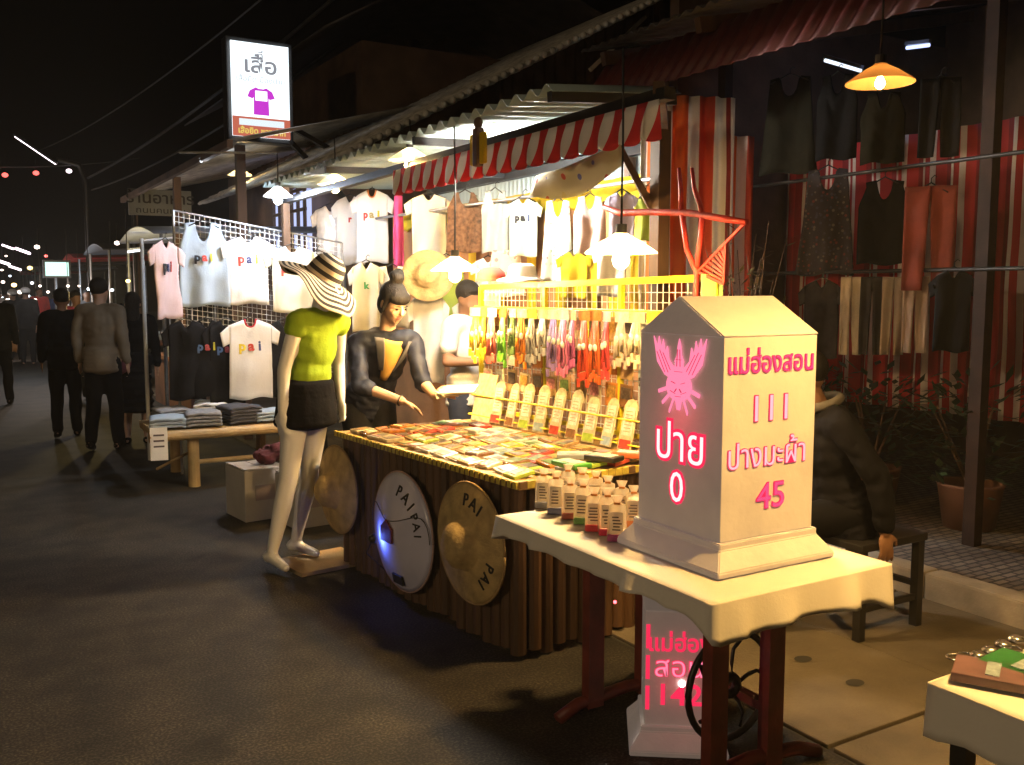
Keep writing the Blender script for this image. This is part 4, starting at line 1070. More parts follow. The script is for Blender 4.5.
# bamboo table with folded clothes
bt = thing('bamboo_table', 'low bamboo table covered in folded shirts beside the road', 'table', (1.45, 7.85, 0))
bm = B()
for k in range(11): rod(bm, (-.10, .0 + .075 * k, .445), (1.05, .0 + .075 * k, .445), .034, n=10)
obj('bamboo_top', bm, bamboo, bt)
bm = B(); rod(bm, (-.16, -.045, .44), (1.10, -.045, .44), .042, n=12); obj('front_rail', bm, bamboo, bt)
for x in (.19, .95):
    for y in (.02, .75):
        bm = B(); rod(bm, (x, y, 0), (x, y, .43), .048, .045, 12); obj('leg', bm, bamboo, bt)
bm = B(); rod(bm, (-.05, .3, .12), (.19, .02, .30), .012); rod(bm, (.19, .02, .2), (.95, .02, .2), .02); obj('brace', bm, bamboo, bt)
for i, (x, y, m, nm) in enumerate(((.02, .15, grey_cloth, 'blue grey'), (.30, .12, M('grey marl', (.26, .26, .27), .9, .2, 30), 'grey marl'), (.60, .15, M('charcoal cotton', (.06, .06, .07), .9, .2), 'charcoal'), (.88, .13, grey_cloth, 'pale grey'), (.12, .48, M('grey marl', (.26, .26, .27)), 'mid grey'), (.45, .5, white_cloth, 'white'), (.75, .5, M('slate cotton', (.16, .19, .23), .9, .2), 'slate'))):
    n = 3 + (i % 3)
    bm = B()
    for k in range(n):
        def fs(u, v):
            return Vector(((u - .5) * .27 + .012 * nz(k, i), (v - .5) * .32 + .01 * nz(k + 9, i), .028 * k + .024 + .012 * nz(u * 4, v * 4, k + i) - .012 * (abs(u - .5) * 2) ** 4))
        b2 = B(); sheet(b2, fs, 10, 10); thicken(b2, -.02); me = bpy.data.meshes.new('x'); b2.to_mesh(me); b2.free(); bm.from_mesh(me); bpy.data.meshes.remove(me)
    mark(obj('folded_shirts', bm, m, loc=Vector((1.45 + x, 7.85 + y, .478)), rot=(0, 0, random.uniform(-.3, .3))), 'small heap of %s folded shirts, %s' % (nm, ['at the left front of the bamboo table', 'second from the left at the bamboo table front', 'third along the bamboo table front', 'at the right front corner of the bamboo table', 'at the left rear of the bamboo table', 'in the middle rear of the bamboo table', 'at the right rear of the bamboo table'][i]), 'shirts', 'folded shirts on the bamboo table')
bm = B(); box(bm, (0, 0, 0), (.13, .006, .26), rot=(R(-8), 0, 0)); 
for k in range(4): box(bm, (0, -.006, .07 - .045 * k), (.08, .004, .014), rot=(R(-8), 0, 0), mi=1)
mark(obj('paper_sign', bm, [white_cloth, label_ink], loc=atY(159, 444, 7.75), rot=(0, 0, R(-10))), 'white paper price sign hanging at the left end of the bamboo table', 'sign')
# cartons by the mannequin
carton = M('pale carton', (.50, .47, .43), .85, .12, 4, .1, 40)
for p, sx, sy, sz, rz, lb in (((1.80, 6.62, 0), .30, .36, .36, .12, 'pale carton standing left of the mannequin nearest the road'), ((2.12, 6.25, 0), .46, .34, .34, .1, 'pale carton behind the legs of the mannequin')):
    t = thing('carton', lb, 'box', p, rz)
    bm = B(); box(bm, (0, 0, sz / 2), (sx, sy, sz), bev=.006); obj('carton_body', bm, carton, t)
    bm = B(); box(bm, (0, -sy / 2 - .002, sz * .55), (sx * .5, .003, sz * .3)); obj('carton_print', bm, M('faded print', (.36, .30, .30), .9), t)
    for s in (-1, 1):
        bm = B(); box(bm, (s * sx * .25, 0, sz + .004), (sx * .48, sy * .98, .006), rot=(0, s * -.05, 0)); obj('carton_flap', bm, carton, t)
bm = B()
for k in range(3):
    ball(bm, (.05 * k - .05, .03 * (k % 2), .05 + .02 * k), (.10, .09, .05), u=12, v=8)
heap = voxel(bm, .012, 2)
for v in heap.vertices: v.co += v.normal * (.035 * noise.noise(v.co * 16) + .02 * noise.noise(v.co * 34))
mark(obj('clothes_heap', heap, M('dark red cloth', (.10, .015, .02), .9, .4, 14, .4, 30), loc=(1.95, 6.62, .37)), 'small dark red heap of cloth on the road side carton', 'clothes')
t = garment('dark_garment', 'long black garment hanging behind the carton left of the mannequin', 'garment', (1.98, 6.05, 1.08), R(10), .34, .66, 'skirt', black_cloth, hanger=False)
bm = B(); box(bm, (0, 0, .012), (.44, .36, .024), bev=.004)
mark(obj('wooden_board', bm, M('pale plywood', (.45, .32, .16), .7, .2, 6, .1, 40), loc=(1.80, 5.22, 0), rot=(0, 0, R(8))), 'flat pale plywood board on the road under the feet of the mannequin', 'board')

# garments at the back of the lit stall: hung on the rail, turned towards the street corner
def rail_item(label, px, py, wpx, hpx, kind, m, letters=(), X=3.45, dr=0, cat='shirt', **k):
    p = atX(px, py, X); d = (p - Vector((0, 0, EYE))).dot(FW); s = d / F
    return garment('hung_garment', label, cat, p, R(-38 + dr), wpx * s * 1.08, hpx * s, kind, m, letters, 'clothes hung along the back of the lit stall', **k)
rail_item('plastic wrapped white tee shirt hung left of the pink cloth under the lamp', 372, 190, 42, 72, 'tee', white_cloth, RAI(RD, (.3, .25, .1), YL), trim=M('orange ribbing', (.6, .2, .05)))
rail_item('shiny plastic covered white shirt hung at the far left of the stall back', 330, 205, 38, 66, 'tee', M('plastic covered white', (.70, .66, .62), .2, .1, 20, .5, 25, coat=.8), X=3.3)
rail_item('white tee shirt with an orange print hung between the covered shirt and the wrapped one', 350, 196, 36, 68, 'tee', white_cloth, (('r', RD),), X=3.42)
rail_item('plain white tee shirt low at the far left of the stall back', 318, 268, 38, 62, 'tee', white_cloth, X=3.2)
rail_item('white vest hung low behind the cream tee shirt with the green print', 392, 266, 34, 62, 'tank', white_cloth, X=3.3, cat='top')
rail_item('lime yellow vest hung low right of the big white tee shirt', 446, 256, 34, 60, 'tank', M('lime cotton', (.42, .55, .10), .9, .1, trans=.2), X=3.4, cat='top')
rail_item('white blouse with a pink print hung low under the pale grey tank top', 488, 258, 34, 50, 'tee', white_cloth, (('o', (.6, .15, .25)),), X=3.46)
rail_item('yellow tee shirt hung low under the flower dress', 574, 252, 34, 46, 'tee', yel_cloth, X=3.5)
rail_item('white tee shirt hung low under the lavender one', 612, 246, 36, 50, 'tee', white_cloth, X=3.48)
rail_item('long magenta pink scarf hung between two white tee shirts', 398, 196, 11, 70, 'skirt', M('magenta cloth', (.60, .06, .25), .85, .15), cat='scarf')
rail_item('large plain white tee shirt hung right of the magenta scarf', 429, 194, 46, 62, 'tee', white_cloth)
rail_item('brown top with thin black straps hung beside the big white tee shirt', 465, 192, 34, 60, 'strap', M('brown patterned cloth', (.20, .10, .05), .9, .5, 30), cat='top')
rail_item('pale grey tank top hung right of the brown strap top', 495, 190, 26, 62, 'tank', M('pale grey cotton', (.50, .55, .52), .9, .06, 5, trans=.2), cat='top')
rail_item('pale pai tee shirt with small dark letters in the middle of the stall back', 523, 198, 36, 58, 'tee', M('pale mint cotton', (.58, .68, .58), .9, .06, 5, trans=.2), RAI(K, K, BLU))
rail_item('flower printed shift dress hung below the twisted banner', 558, 200, 32, 82, 'dress', printed('flower print', (.55, .58, .48), [(.55, .20, .20), (.20, .28, .20), (.6, .45, .3)], 30, .3), cat='dress')
rail_item('white and pink sleeveless top hung right of the flower dress', 590, 196, 30, 58, 'tank', pinkish, cat='top')
rail_item('lavender tee shirt hung above the red crossbar', 622, 192, 32, 50, 'tee', M('lavender cotton', (.50, .46, .66), .9, .06, 5, trans=.2))
rail_item('lime green strap top hung at the right end of the stall rail', 646, 194, 20, 46, 'strap', M('lime cotton', (.42, .55, .10), .9, .1, trans=.2), cat='top')
rail_item('cream tee shirt with a green print hung low behind the vendor', 366, 262, 36, 70, 'tee', M('cream cotton', (.66, .64, .50)), (('k', GRN),), X=3.1)
rail_item('beige flower printed skirt hung low between the lamp and the white hat', 506, 250, 36, 46, 'skirt', printed('flower print', (.6, .5, .4), [(.5, .2, .2), (.3, .3, .2)]) , X=3.5, cat='skirt', hanger=False)
rail_item('white folded blouse hung low under the pale pai tee shirt', 470, 300, 34, 46, 'tee', white_cloth, X=3.45)

# garments on the clothes shop rails
olive = M('dark olive cloth', (.014, .013, .008), .9, .3, 6, .2, 40, spec=.1)
def shop_item(label, px, py, wpx, hpx, kind, m, X=4.98, rz=-58, cat='top', **k):
    p = atX(px, py, X); d = (p - Vector((0, 0, EYE))).dot(FW); s = d / F
    return garment('shop_garment', label, cat, p, R(rz), wpx * s * 1.05, hpx * s, kind, m, (), 'clothes hung in the dark clothes shop', **k)
shop_item('long dark olive dress hung high beside the orange striped curtain', 790, 76, 56, 96, 'dress', olive, cat='dress')
shop_item('black sleeveless top hung high left of the shop lamp', 838, 74, 38, 84, 'tank', black_cloth)
shop_item('dark olive top hung high just under the shop lamp', 884, 92, 40, 70, 'tank', olive)
shop_item('black trousers hung high right of the shop lamp', 941, 78, 36, 78, 'trousers', black_cloth, cat='trousers')
shop_item('dark patterned dress hung in the second row of the clothes shop', 828, 168, 54, 106, 'dress', printed('dark print', (.025, .022, .028), [(.12, .03, .03), (.10, .09, .08), (.04, .04, .07)], 34, .32), cat='dress')
shop_item('black vest hung in the second row between the patterned dress and rust trousers', 885, 180, 46, 84, 'tank', black_cloth)
shop_item('rust red wide trousers hung in the second row of the clothes shop', 931, 186, 46, 104, 'trousers', M('rust cloth', (.20, .035, .018), .9, .25, 6, .2, 30), cat='trousers')
beige = M('beige twill', (.60, .50, .38), .9, .12, 6, .15, 60)
shop_item('beige trousers hung first in the low row of the clothes shop', 852, 277, 20, 78, 'trousers', beige, cat='trousers', hanger=False)
shop_item('dark grey trousers hung between two beige pairs in the low row', 873, 277, 22, 78, 'trousers', M('dark grey twill', (.035, .032, .03), .9), cat='trousers', hanger=False)
shop_item('sand coloured trousers hung third in the low row of the clothes shop', 894, 277, 20, 78, 'trousers', M('sand twill', (.52, .42, .32), .9, .12), cat='trousers', hanger=False)
shop_item('light tan trousers hung fourth in the low row by the black tee shirt', 916, 277, 22, 76, 'trousers', M('tan twill', (.58, .44, .34), .9, .12), cat='trousers', hanger=False)
shop_item('black tee shirt hung low beside the shop post', 954, 270, 44, 82, 'tee', black_cloth, cat='shirt')
shop_item('black printed tee shirt hung low behind the milestone roof', 822, 280, 44, 78, 'tee', M('washed black cotton', (.03, .028, .028), .9, .4, 14), cat='shirt')

# planting in the shade behind the kerb
leaf = M('dark leaves', (.025, .045, .015), .5, .4, 9)
for i, (x, y, n) in enumerate(((4.95, 4.9, 260), (5.0, 4.2, 260), (5.05, 3.5, 260))):
    t = thing('potted_bush', 'dark leafy bush below the hung clothes, %s' % ['farthest of the three behind the kerb', 'in the middle of the three behind the kerb', 'nearest of the three beside the shop post'][i], 'bush', (x + .35, y, .13), group='bushes in front of the clothes shop')
    bm = B()
    for k in range(n):
        a = random.uniform(0, 6.283); rr = .42 * math.sqrt(random.random()); z = random.uniform(.28, 1.0) * (1 - .3 * rr)
        c = Vector((rr * math.cos(a), rr * math.sin(a), z)); d = Vector((math.cos(a) + random.uniform(-.6, .6), math.sin(a) + random.uniform(-.6, .6), random.uniform(-.3, .9))).normalized()
        s = d.cross(Vector((0, 0, 1))).normalized() * .025; L = random.uniform(.08, .15)
        bm.faces.new([bm.verts.new(v) for v in (c, c + d * L * .5 + s, c + d * L, c + d * L * .5 - s)])
    obj('foliage', bm, leaf, t)
    bm = B(); lathe(bm, [(.001, 0), (.15, 0), (.19, .26), (.20, .28), (.17, .28), (.16, .24), (.001, .24)], 20); obj('pot', bm, M('clay pot', (.14, .06, .035), .8), t)
    bm = B()
    for k in range(6): rod(bm, (0, 0, .24), (random.uniform(-.2, .2), random.uniform(-.2, .2), .75), .012, .005, 6)
    obj('stem', bm, wood_dark, t)
twig = thing('dry_twigs', 'dry twiggy plant tied between the orange curtain and the dark dresses', 'plant', (3.92, 3.95, 0))
bm = B(); bmf = B()
for k in range(26):
    a = Vector((random.uniform(-.04, .04), random.uniform(-.04, .04), 1.0)); b = a + Vector((random.uniform(-.22, .22), random.uniform(-.22, .22), random.uniform(.5, 1.0)))
    tube(bm, [a, a.lerp(b, .5) + Vector((random.uniform(-.05, .05), 0, .05)), b], [.006, .004, .002], 5)
    for j in range(6):
        c = a.lerp(b, random.uniform(.4, 1)); d = Vector((random.uniform(-1, 1), random.uniform(-1, 1), random.uniform(-.5, .6))).normalized(); s = d.cross(Vector((0, 0, 1))).normalized() * .012
        bmf.faces.new([bmf.verts.new(v) for v in (c, c + d * .04 + s, c + d * .08, c + d * .04 - s)])
rod(bm, (0, 0, 0), (0, 0, 1.02), .02, .014, 8)
obj('twig', bm, wood_dark, twig); obj('foliage', bmf, M('dry leaves', (.10, .085, .03), .8, .4, 12), twig)

# ================================================================ PEOPLE
skin = M('warm skin', (.54, .33, .22), .55, .10, 8)
skin_dark = M('brown skin', (.25, .13, .075), .55, .12, 8)
hair_m = M('black hair', (.010, .008, .007), .6, .4, 20, .8, 60, stretch=(3, 3, .4), spec=.3)
eye_w = M('eye white', (.65, .62, .58), .3, .02); eye_d = M('dark eye', (.01, .008, .006), .2)
lip = M('lips', (.42, .12, .10), .5, .1)
def std(h):
    s = h / 1.70
    J = dict(head=(0, -.015, 1.575), neck=(0, .01, 1.43), hip=(0, 0, .92))
    for k, n in ((-1, 'r'), (1, 'l')):
        J.update({'sh' + n: (k * .175, .005, 1.385), 'el' + n: (k * .225, .03, 1.11), 'wr' + n: (k * .235, -.03, .87),
                  'hp' + n: (k * .085, 0, .90), 'kn' + n: (k * .095, -.015, .49), 'an' + n: (k * .10, .02, .085), 'to' + n: (k * .115, -.13, .03)})
    return {k: Vector(v) * s for k, v in J.items()}, s
def hand(bm, wr, d, up, side, s, curl=.35):
    """palm, four fingers and a thumb; d points along the hand, up out of its back"""
    d = d.normalized(); up = (up - d * up.dot(d)).normalized(); x = d.cross(up) * side
    pc = wr + d * .05 * s
    ball(bm, pc, (.040 * s, .050 * s, .016 * s), Matrix((x, d, up)).transposed(), 14, 10)
    for k, (o, L) in enumerate(((-.029, .064), (-.010, .074), (.010, .070), (.028, .054))):
        a = wr + d * .088 * s + x * o * s; d1 = (d - up * curl + x * o * 7).normalized(); b = a + d1 * L * .5 * s; d2 = (d1 - up * curl * 1.1).normalized(); c = b + d2 * L * .5 * s
        cap(bm, wr + d * .05 * s + x * o * .8 * s, a, .0100 * s, .0095 * s); cap(bm, a, b, .0092 * s, .0086 * s); cap(bm, b, c, .0086 * s, .0070 * s)
    a = wr + d * .025 * s - x * .030 * s; b = a + (d * .6 - x * .75 - up * .2).normalized() * .035 * s; c = b + (d * .95 - x * .25 - up * .3).normalized() * .032 * s
    cap(bm, a, b, .013 * s, .011 * s); cap(bm, b, c, .011 * s, .008 * s)
def frame_of(z, fwd):
    z = z.normalized(); y = -(fwd - z * fwd.dot(z)).normalized(); x = y.cross(z)
    return Matrix((x, y, z)).transposed()
def person(name, label, loc, rotz, h, pose=None, top=None, bottom=None, sleeve='long', skirt=None, sk=skin, hair='short', detail=False, vox=.017, tilt=0.0, turn=0.0, build=1.0, mannequin=None, cat='person', shoe=True, head=True, coat_hem=.10):
    J, s = std(h)
    for k, v in (pose or {}).items(): J[k] = Vector(v)
    t = thing(name, label, cat, loc, rotz)
    b = build
    fwd = Vector((0, -1, 0)); ax = (J['neck'] - J['hip']); T = frame_of(ax, fwd)
    sx = (J['shl'] - J['shr']); Ts = T
    if sx.length: x = sx.normalized(); zz = ax.normalized(); x = (x - zz * x.dot(zz)).normalized(); Ts = Matrix((x, zz.cross(x), zz)).transposed()
    hv = J['hip']
    def at_(f): return hv.lerp(J['neck'], f)
    def torso(bm, e):
        hm = (J['hpl'] + J['hpr']) / 2
        ball(bm, hm + T @ Vector((0, .012, .02)) * s, ((.158 * b + e) * s, (.112 * b + e) * s, (.115 + e) * s), T)
        ball(bm, at_(.30), ((.138 * b + e) * s, (.095 * b + e) * s, (.15 + e) * s), T)
        ball(bm, at_(.62), ((.158 * b + e) * s, (.108 * b + e) * s, (.18 + e * .6) * s), Ts)
        cap(bm, J['shl'].lerp(J['shr'], .12), J['shl'].lerp(J['shr'], .88), (.062 + e) * s)
        ball(bm, at_(.84), ((.150 + e) * s, (.088 * b + e) * s, (.085 + e * .5) * s), Ts)
    H = Euler((tilt, 0, turn)).to_matrix()
    hc = J['head']
    def HP_(v): return hc + H @ (Vector(v) * s)
    # body: one continuous skin
    bm = B(); torso(bm, 0)
    cap(bm, at_(.93), hc + H @ Vector((0, .02, -.07)) * s, .056 * s, .050 * s)
    if head:
        ball(bm, HP_((0, .012, .025)), (.077 * s, .095 * s, .098 * s), H, 20, 14)
        ball(bm, HP_((0, -.022, -.045)), (.060 * s, .068 * s, .078 * s), H, 20, 14)
        ball(bm, HP_((0, -.062, -.098)), (.026 * s, .022 * s, .020 * s), H)
        cap(bm, HP_((0, -.090, .005)), HP_((0, -.106, -.030)), .009 * s, .014 * s)
        for k in (-1, 1):
            ball(bm, HP_((k * .079, .012, -.012)), (.010 * s, .020 * s, .032 * s), H)
            ball(bm, HP_((k * .040, -.062, -.035)), (.022 * s, .022 * s, .022 * s), H)
    for n, k in (('l', 1), ('r', -1)):
        sh, el, wr = J['sh' + n], J['el' + n], J['wr' + n]
        cap(bm, sh, el, .050 * s, .040 * s); cap(bm, el, wr, .041 * s, .027 * s)
        d = J.get('hd' + n, (wr - el).normalized()); d = Vector(d)
        up = Vector(J.get('hu' + n, (k * 1.0, 0, .15)))
        hand(bm, wr, d, up, k * 1.0, s * .98, .3)
        hp, kn, an, to = J['hp' + n], J['kn' + n], J['an' + n], J['to' + n]
        cap(bm, hp, kn, .088 * s, .055 * s); cap(bm, kn, kn.lerp(an, .35), .054 * s, .055 * s); cap(bm, kn.lerp(an, .35), an, .055 * s, .034 * s)
        cap(bm, an + Vector((0, .02, -.04)) * s, to, .036 * s, .026 * s); ball(bm, an + Vector((0, .03, -.045)) * s, (.036 * s, .045 * s, .036 * s))
    body_ = obj('body', voxel(bm, vox * (.46 if detail else 1), 3), mannequin or sk, t)
    if mannequin is None and head:
        if hair:
            bm = B(); ball(bm, HP_((0, .028, .045)), (.088 * s, .100 * s, .094 * s), H, 20, 14)
            if hair in ('long', 'bun', 'bob'):
                ball(bm, HP_((0, .055, -.02)), (.078 * s, .070 * s, .095 * s), H)
                for k in (-1, 1): cap(bm, HP_((k * .070, -.012, .04)), HP_((k * .077, .0, -.05)), .020 * s, .012 * s)
                ball(bm, HP_((0, -.040, .056)), (.078 * s, .060 * s, .050 * s), H)
            if hair == 'bun': ball(bm, HP_((0, .045, .165)), (.052 * s, .050 * s, .045 * s), H); ball(bm, HP_((.02, .06, .185)), (.035 * s, .035 * s, .03 * s), H); cap(bm, HP_((0, .04, .12)), HP_((0, .045, .15)), .032 * s)
            if hair == 'long': ball(bm, HP_((0, .075, -.14)), (.085 * s, .045 * s, .14 * s), H)
            if hair == 'short': ball(bm, HP_((0, -.045, .085)), (.062 * s, .045 * s, .03 * s), H)
            obj('hair', voxel(bm, .010 if detail else vox * .8, 2), hair_m, t)
        if detail:
            for k in (-1, 1):
                bm = B(); ball(bm, HP_((k * .032, -.083, -.008)), (.012 * s, .006 * s, .0042 * s), H)
                cap(bm, HP_((k * .018, -.0885, -.002)), HP_((k * .046, -.082, -.002)), .0022 * s)
                obj('eye', bm, eye_d, body_, smooth=True)
                bm = B(); tube(bm, [HP_((k * .014, -.093, .014)), HP_((k * .032, -.092, .021)), HP_((k * .052, -.080, .015))], [.002 * s, .0032 * s, .0015 * s], 6); obj('eyebrow', bm, hair_m, body_)
            bm = B(); ball(bm, HP_((0, -.085, -.064)), (.022 * s, .010 * s, .0045 * s), H); ball(bm, HP_((0, -.085, -.071)), (.018 * s, .010 * s, .006 * s), H); obj('mouth', bm, lip, body_, smooth=True)
    # clothes follow the body
    if top is not None:
        bm = B(); torso(bm, .016)
        hm = (J['hpl'] + J['hpr']) / 2
        if coat_hem:
            for k in range(6):
                f = k / 5; ball(bm, hm + T @ Vector((0, .012, .10 - .19 * f)) * s, ((.172 + .012 * f) * b * s, (.128 + .012 * f) * b * s, .05 * s), T)
        for n in 'lr':
            sh, el, wr = J['sh' + n], J['el' + n], J['wr' + n]
            if sleeve == 'long': cap(bm, sh, el, .068 * s, .055 * s); cap(bm, el, el.lerp(wr, .88), .056 * s, .042 * s)
            elif sleeve == 'half': cap(bm, sh, el, .062 * s, .055 * s); cap(bm, el, el.lerp(wr, .22), .056 * s, .050 * s)
            elif sleeve == 'short': cap(bm, sh, sh.lerp(el, .62), .068 * s, .066 * s)
            elif sleeve == 'cap': cap(bm, sh, sh.lerp(el, .12), .066 * s, .064 * s)
        if detail:
            for f in range(14):   # loose folds
                p = at_(random.uniform(.1, .9)); a = random.uniform(0, 6.28)
        me = voxel(bm, vox * .75, 3)
        for v in me.vertices:
            q_ = v.co * 9; v.co += v.normal * (.007 * noise.noise(q_) + .010 * (1 - abs(noise.noise(Vector((v.co.x * 7, v.co.y * 7, v.co.z * 15)))) * 2.2) * .45 + .009 * noise.noise(v.co * 22) * (1 if detail else .4)) * s
        obj('top_garment', me, top, t)
    if bottom is not None:
        bm = B(); hm = (J['hpl'] + J['hpr']) / 2
        ball(bm, hm + T @ Vector((0, .012, .02)) * s, (.166 * b * s, .122 * b * s, .115 * s), T)
        if skirt:
            for k in range(8):
                f = k / 7; z = hm.z + .11 * s - (skirt * s) * f
                ball(bm, Vector((hm.x, hm.y + .005, z)), ((.175 + .035 * f) * s, (.150 + .035 * f) * s, .05 * s))
        else:
            for n in 'lr':
                hp, kn, an = J['hp' + n], J['kn' + n], J['an' + n]
                cap(bm, hp, kn, .102 * s, .074 * s); cap(bm, kn, an, .074 * s, .060 * s)
        me = voxel(bm, vox, 3)
        for v in me.vertices:
            q_ = v.co * 7; v.co += v.normal * (.010 * noise.noise(q_)) * s
        obj('skirt' if skirt else 'trousers', me, bottom, t)
    if shoe and mannequin is None:
        for n in 'lr':
            an, to = J['an' + n], J['to' + n]; bm = B()
            cap(bm, an + Vector((0, .025, -.045)) * s, to, .044 * s, .034 * s)
            obj('shoe', voxel(bm, .015, 2), black_cloth, t)
    return t, J, s, HP_, H

# the vendor, leaning over the far end of the counter
def at(x, y, d): return Vector((0, 0, EYE)) + ray(x, y) * d
VR = R(0); VP = at(376, 538, 6.08); VP.z = 0
def vl(p): return tuple(Matrix.Rotation(-VR, 3, 'Z') @ (Vector(p) - VP))
pose = dict(hip=vl(at(368, 402, 6.16)), neck=vl(at(388, 331, 5.98)), head=vl(at(394, 303, 5.90)), shr=vl(at(357, 343, 5.93)), shl=vl(at(413, 341, 5.99)),
            elr=vl(at(360, 386, 5.78)), wrr=vl(at(402, 401, 5.72)), ell=vl(at(423, 382, 5.86)), wrl=vl(at(434, 395, 5.66)),
            hpr=vl(at(355, 404, 6.14)), hpl=vl(at(382, 404, 6.18)), knr=(-.09, .03, .47), knl=(.10, .03, .47), anr=(-.10, .05, .08), anl=(.11, .06, .08), tor=(-.11, -.10, .03), tol=(.13, -.09, .03))
pose['hdr'] = tuple(at(428, 413, 5.76) - at(402, 401, 5.72)); pose['hur'] = (0, .1, 1)
pose['hdl'] = tuple(at(462, 391, 5.62) - at(434, 395, 5.66)); pose['hul'] = (0, -.8, .6)
vendor, VJ, vs, VH, VHm = person('person', 'woman with a hair bun in a navy jacket leaning over the counter sorting papers', VP, VR, 1.66, pose, top=navy_cloth, bottom=black_cloth, sleeve='half', hair='bun', detail=True, vox=.013, tilt=R(26), turn=R(14))
# yellow shirt front and grey collar
T = frame_of(VJ['neck'] - VJ['hip'], Vector((0, -1, 0)))
bm = B()
nk, hp_ = VJ['neck'], VJ['hip']
def vfront(u, v):
    f = .46 + .53 * v; p = hp_.lerp(nk, f); w = (.022 + .055 * v)
    d = -.150 - .014 * math.sin(v * 3.0) + .020 * max(0, v - .75)
    return p + T @ Vector(((u - .5) * 2 * w, (d + .02 * (2 * u - 1) ** 2) * vs, 0))
sheet(bm, vfront, 8, 10); thicken(bm, .006)
obj('shirt_front', bm, M('yellow orange shirt', (.62, .36, .08), .85, .12, 10), vendor)
for k in (-1, 1):
    bm = B()
    def lap(u, v):
        f = .60 + .42 * v; p = hp_.lerp(nk, f); w = (.030 + .050 * v)
        d = -.160 - .014 * math.sin(v * 3.0) + .020 * max(0, v - .75)
        return p + T @ Vector((k * (w + .055 * u * (.35 + .65 * v)), (d + .028 * u) * vs, -.01 * u))
    sheet(bm, lap, 6, 10); thicken(bm, .006); obj('lapel', bm, M('grey jacket lining', (.13, .13, .14), .7, .15, 12), vendor)
bm = B(); wr_, el_ = VJ['wrr'], VJ['elr']; d_ = (wr_ - el_).normalized(); c_ = wr_ - d_ * .012
qm = d_.to_track_quat('Z', 'Y').to_matrix()
tube(bm, [c_ + qm @ Vector((.031 * math.cos(a), .031 * math.sin(a), 0)) for a in [k * .3307 for k in range(20)]], .006, 6)
obj('wristband', bm, black_metal, vendor)
# papers in her left hand
pp = at(452, 391, 5.60)
bm = B()
for k in range(5): box(bm, (.012 * k, -.01 * k, -.012 + .008 * k), (.20, .14, .004), rot=(random.uniform(-.06, .06), random.uniform(-.1, .05), random.uniform(-.35, .35)), bev=.001)
mark(obj('paper_bundle', bm, M('cream paper', (.66, .56, .42), .7, .1, 8), loc=pp, rot=(R(10), R(-4), R(-25))), 'small bundle of cream cards held in the left hand of the vendor', 'papers')

# person in a white tee behind the far lamp
person('person', 'person in a white tee shirt with bare brown arm standing behind the far lamp', atz(455, 430, 0) * 0 + Vector((3.20, 6.02, 0)), R(20), 1.66, dict(elr=(-.25, -.03, 1.10), wrr=(.02, -.30, 1.10), ell=(.22, -.04, 1.10), wrl=(.10, -.28, 1.08)), top=white_cloth, bottom=M('dark denim', (.03, .04, .07), .8, .2, 20), sleeve='short', sk=skin_dark, tilt=R(20), vox=.015)
# straw hat hung on a shirt behind the vendor
t = thing('straw_sun_hat', 'tan straw sun hat hanging on the white shirt behind the vendor', 'hat', atX(428, 275, 2.98)); t.rotation_euler = (R(78), 0, R(-25))
bm = B(); lathe(bm, [(.001, .10), (.05, .098), (.085, .075), (.095, .012), (.15, -.002), (.19, -.012), (.192, -.018), (.095, .0), (.001, .08)], 32); obj('hat_body', bm, straw, t)
rail_item('long white shirt hung under the tan straw hat behind the vendor', 428, 292, 40, 92, 'tee', white_cloth, X=3.05)

# seated man behind the milestone box
MR = R(-118); MP = Vector((3.55, 2.98, .02))
pose = dict(hip=(0, .02, .54), neck=(0, -.09, 1.03), head=(0, -.17, 1.17), shr=(-.185, -.08, .98), shl=(.19, -.06, .98),
            elr=(-.25, -.16, .74), ell=(.26, .09, .74), wrr=(-.15, -.36, .60), wrl=(.25, .13, .50),
            hpr=(-.09, .02, .54), hpl=(.09, .02, .54), knr=(-.12, -.42, .50), knl=(.11, -.42, .50), anr=(-.12, -.40, .085), anl=(.11, -.42, .085), tor=(-.12, -.54, .03), tol=(.12, -.56, .03),
            hdl=(.05, .10, -.95), hul=(1, .2, .1), hdr=(.1, -1, -.3), hur=(0, -.2, 1))
sm, SJ, ss, SH, SHm = person('person', 'man in a dark jacket seated on the black stool behind the milestone box', MP, MR, 1.66, pose, top=M('dark jacket', (.007, .007, .010), .9, .3, 6, .4, 25, spec=.12), bottom=M('dark trousers', (.006, .006, .008), .9, spec=.12), sleeve='long', sk=skin_dark, hair='short', detail=True, vox=.014, tilt=R(14), turn=R(-10), build=1.08)
bm = B()
pts = [SJ['neck'] + Vector((.098 * math.cos(a), .082 * math.sin(a) + .005, .03 - .035 * math.sin(-a) * 0 + .028 * math.sin(a))) for a in [R(-60 + 300 * k / 24) for k in range(25)]]
tube(bm, pts, .022, 8); obj('collar', bm, M('grey collar', (.11, .10, .09), .85, .15), sm)

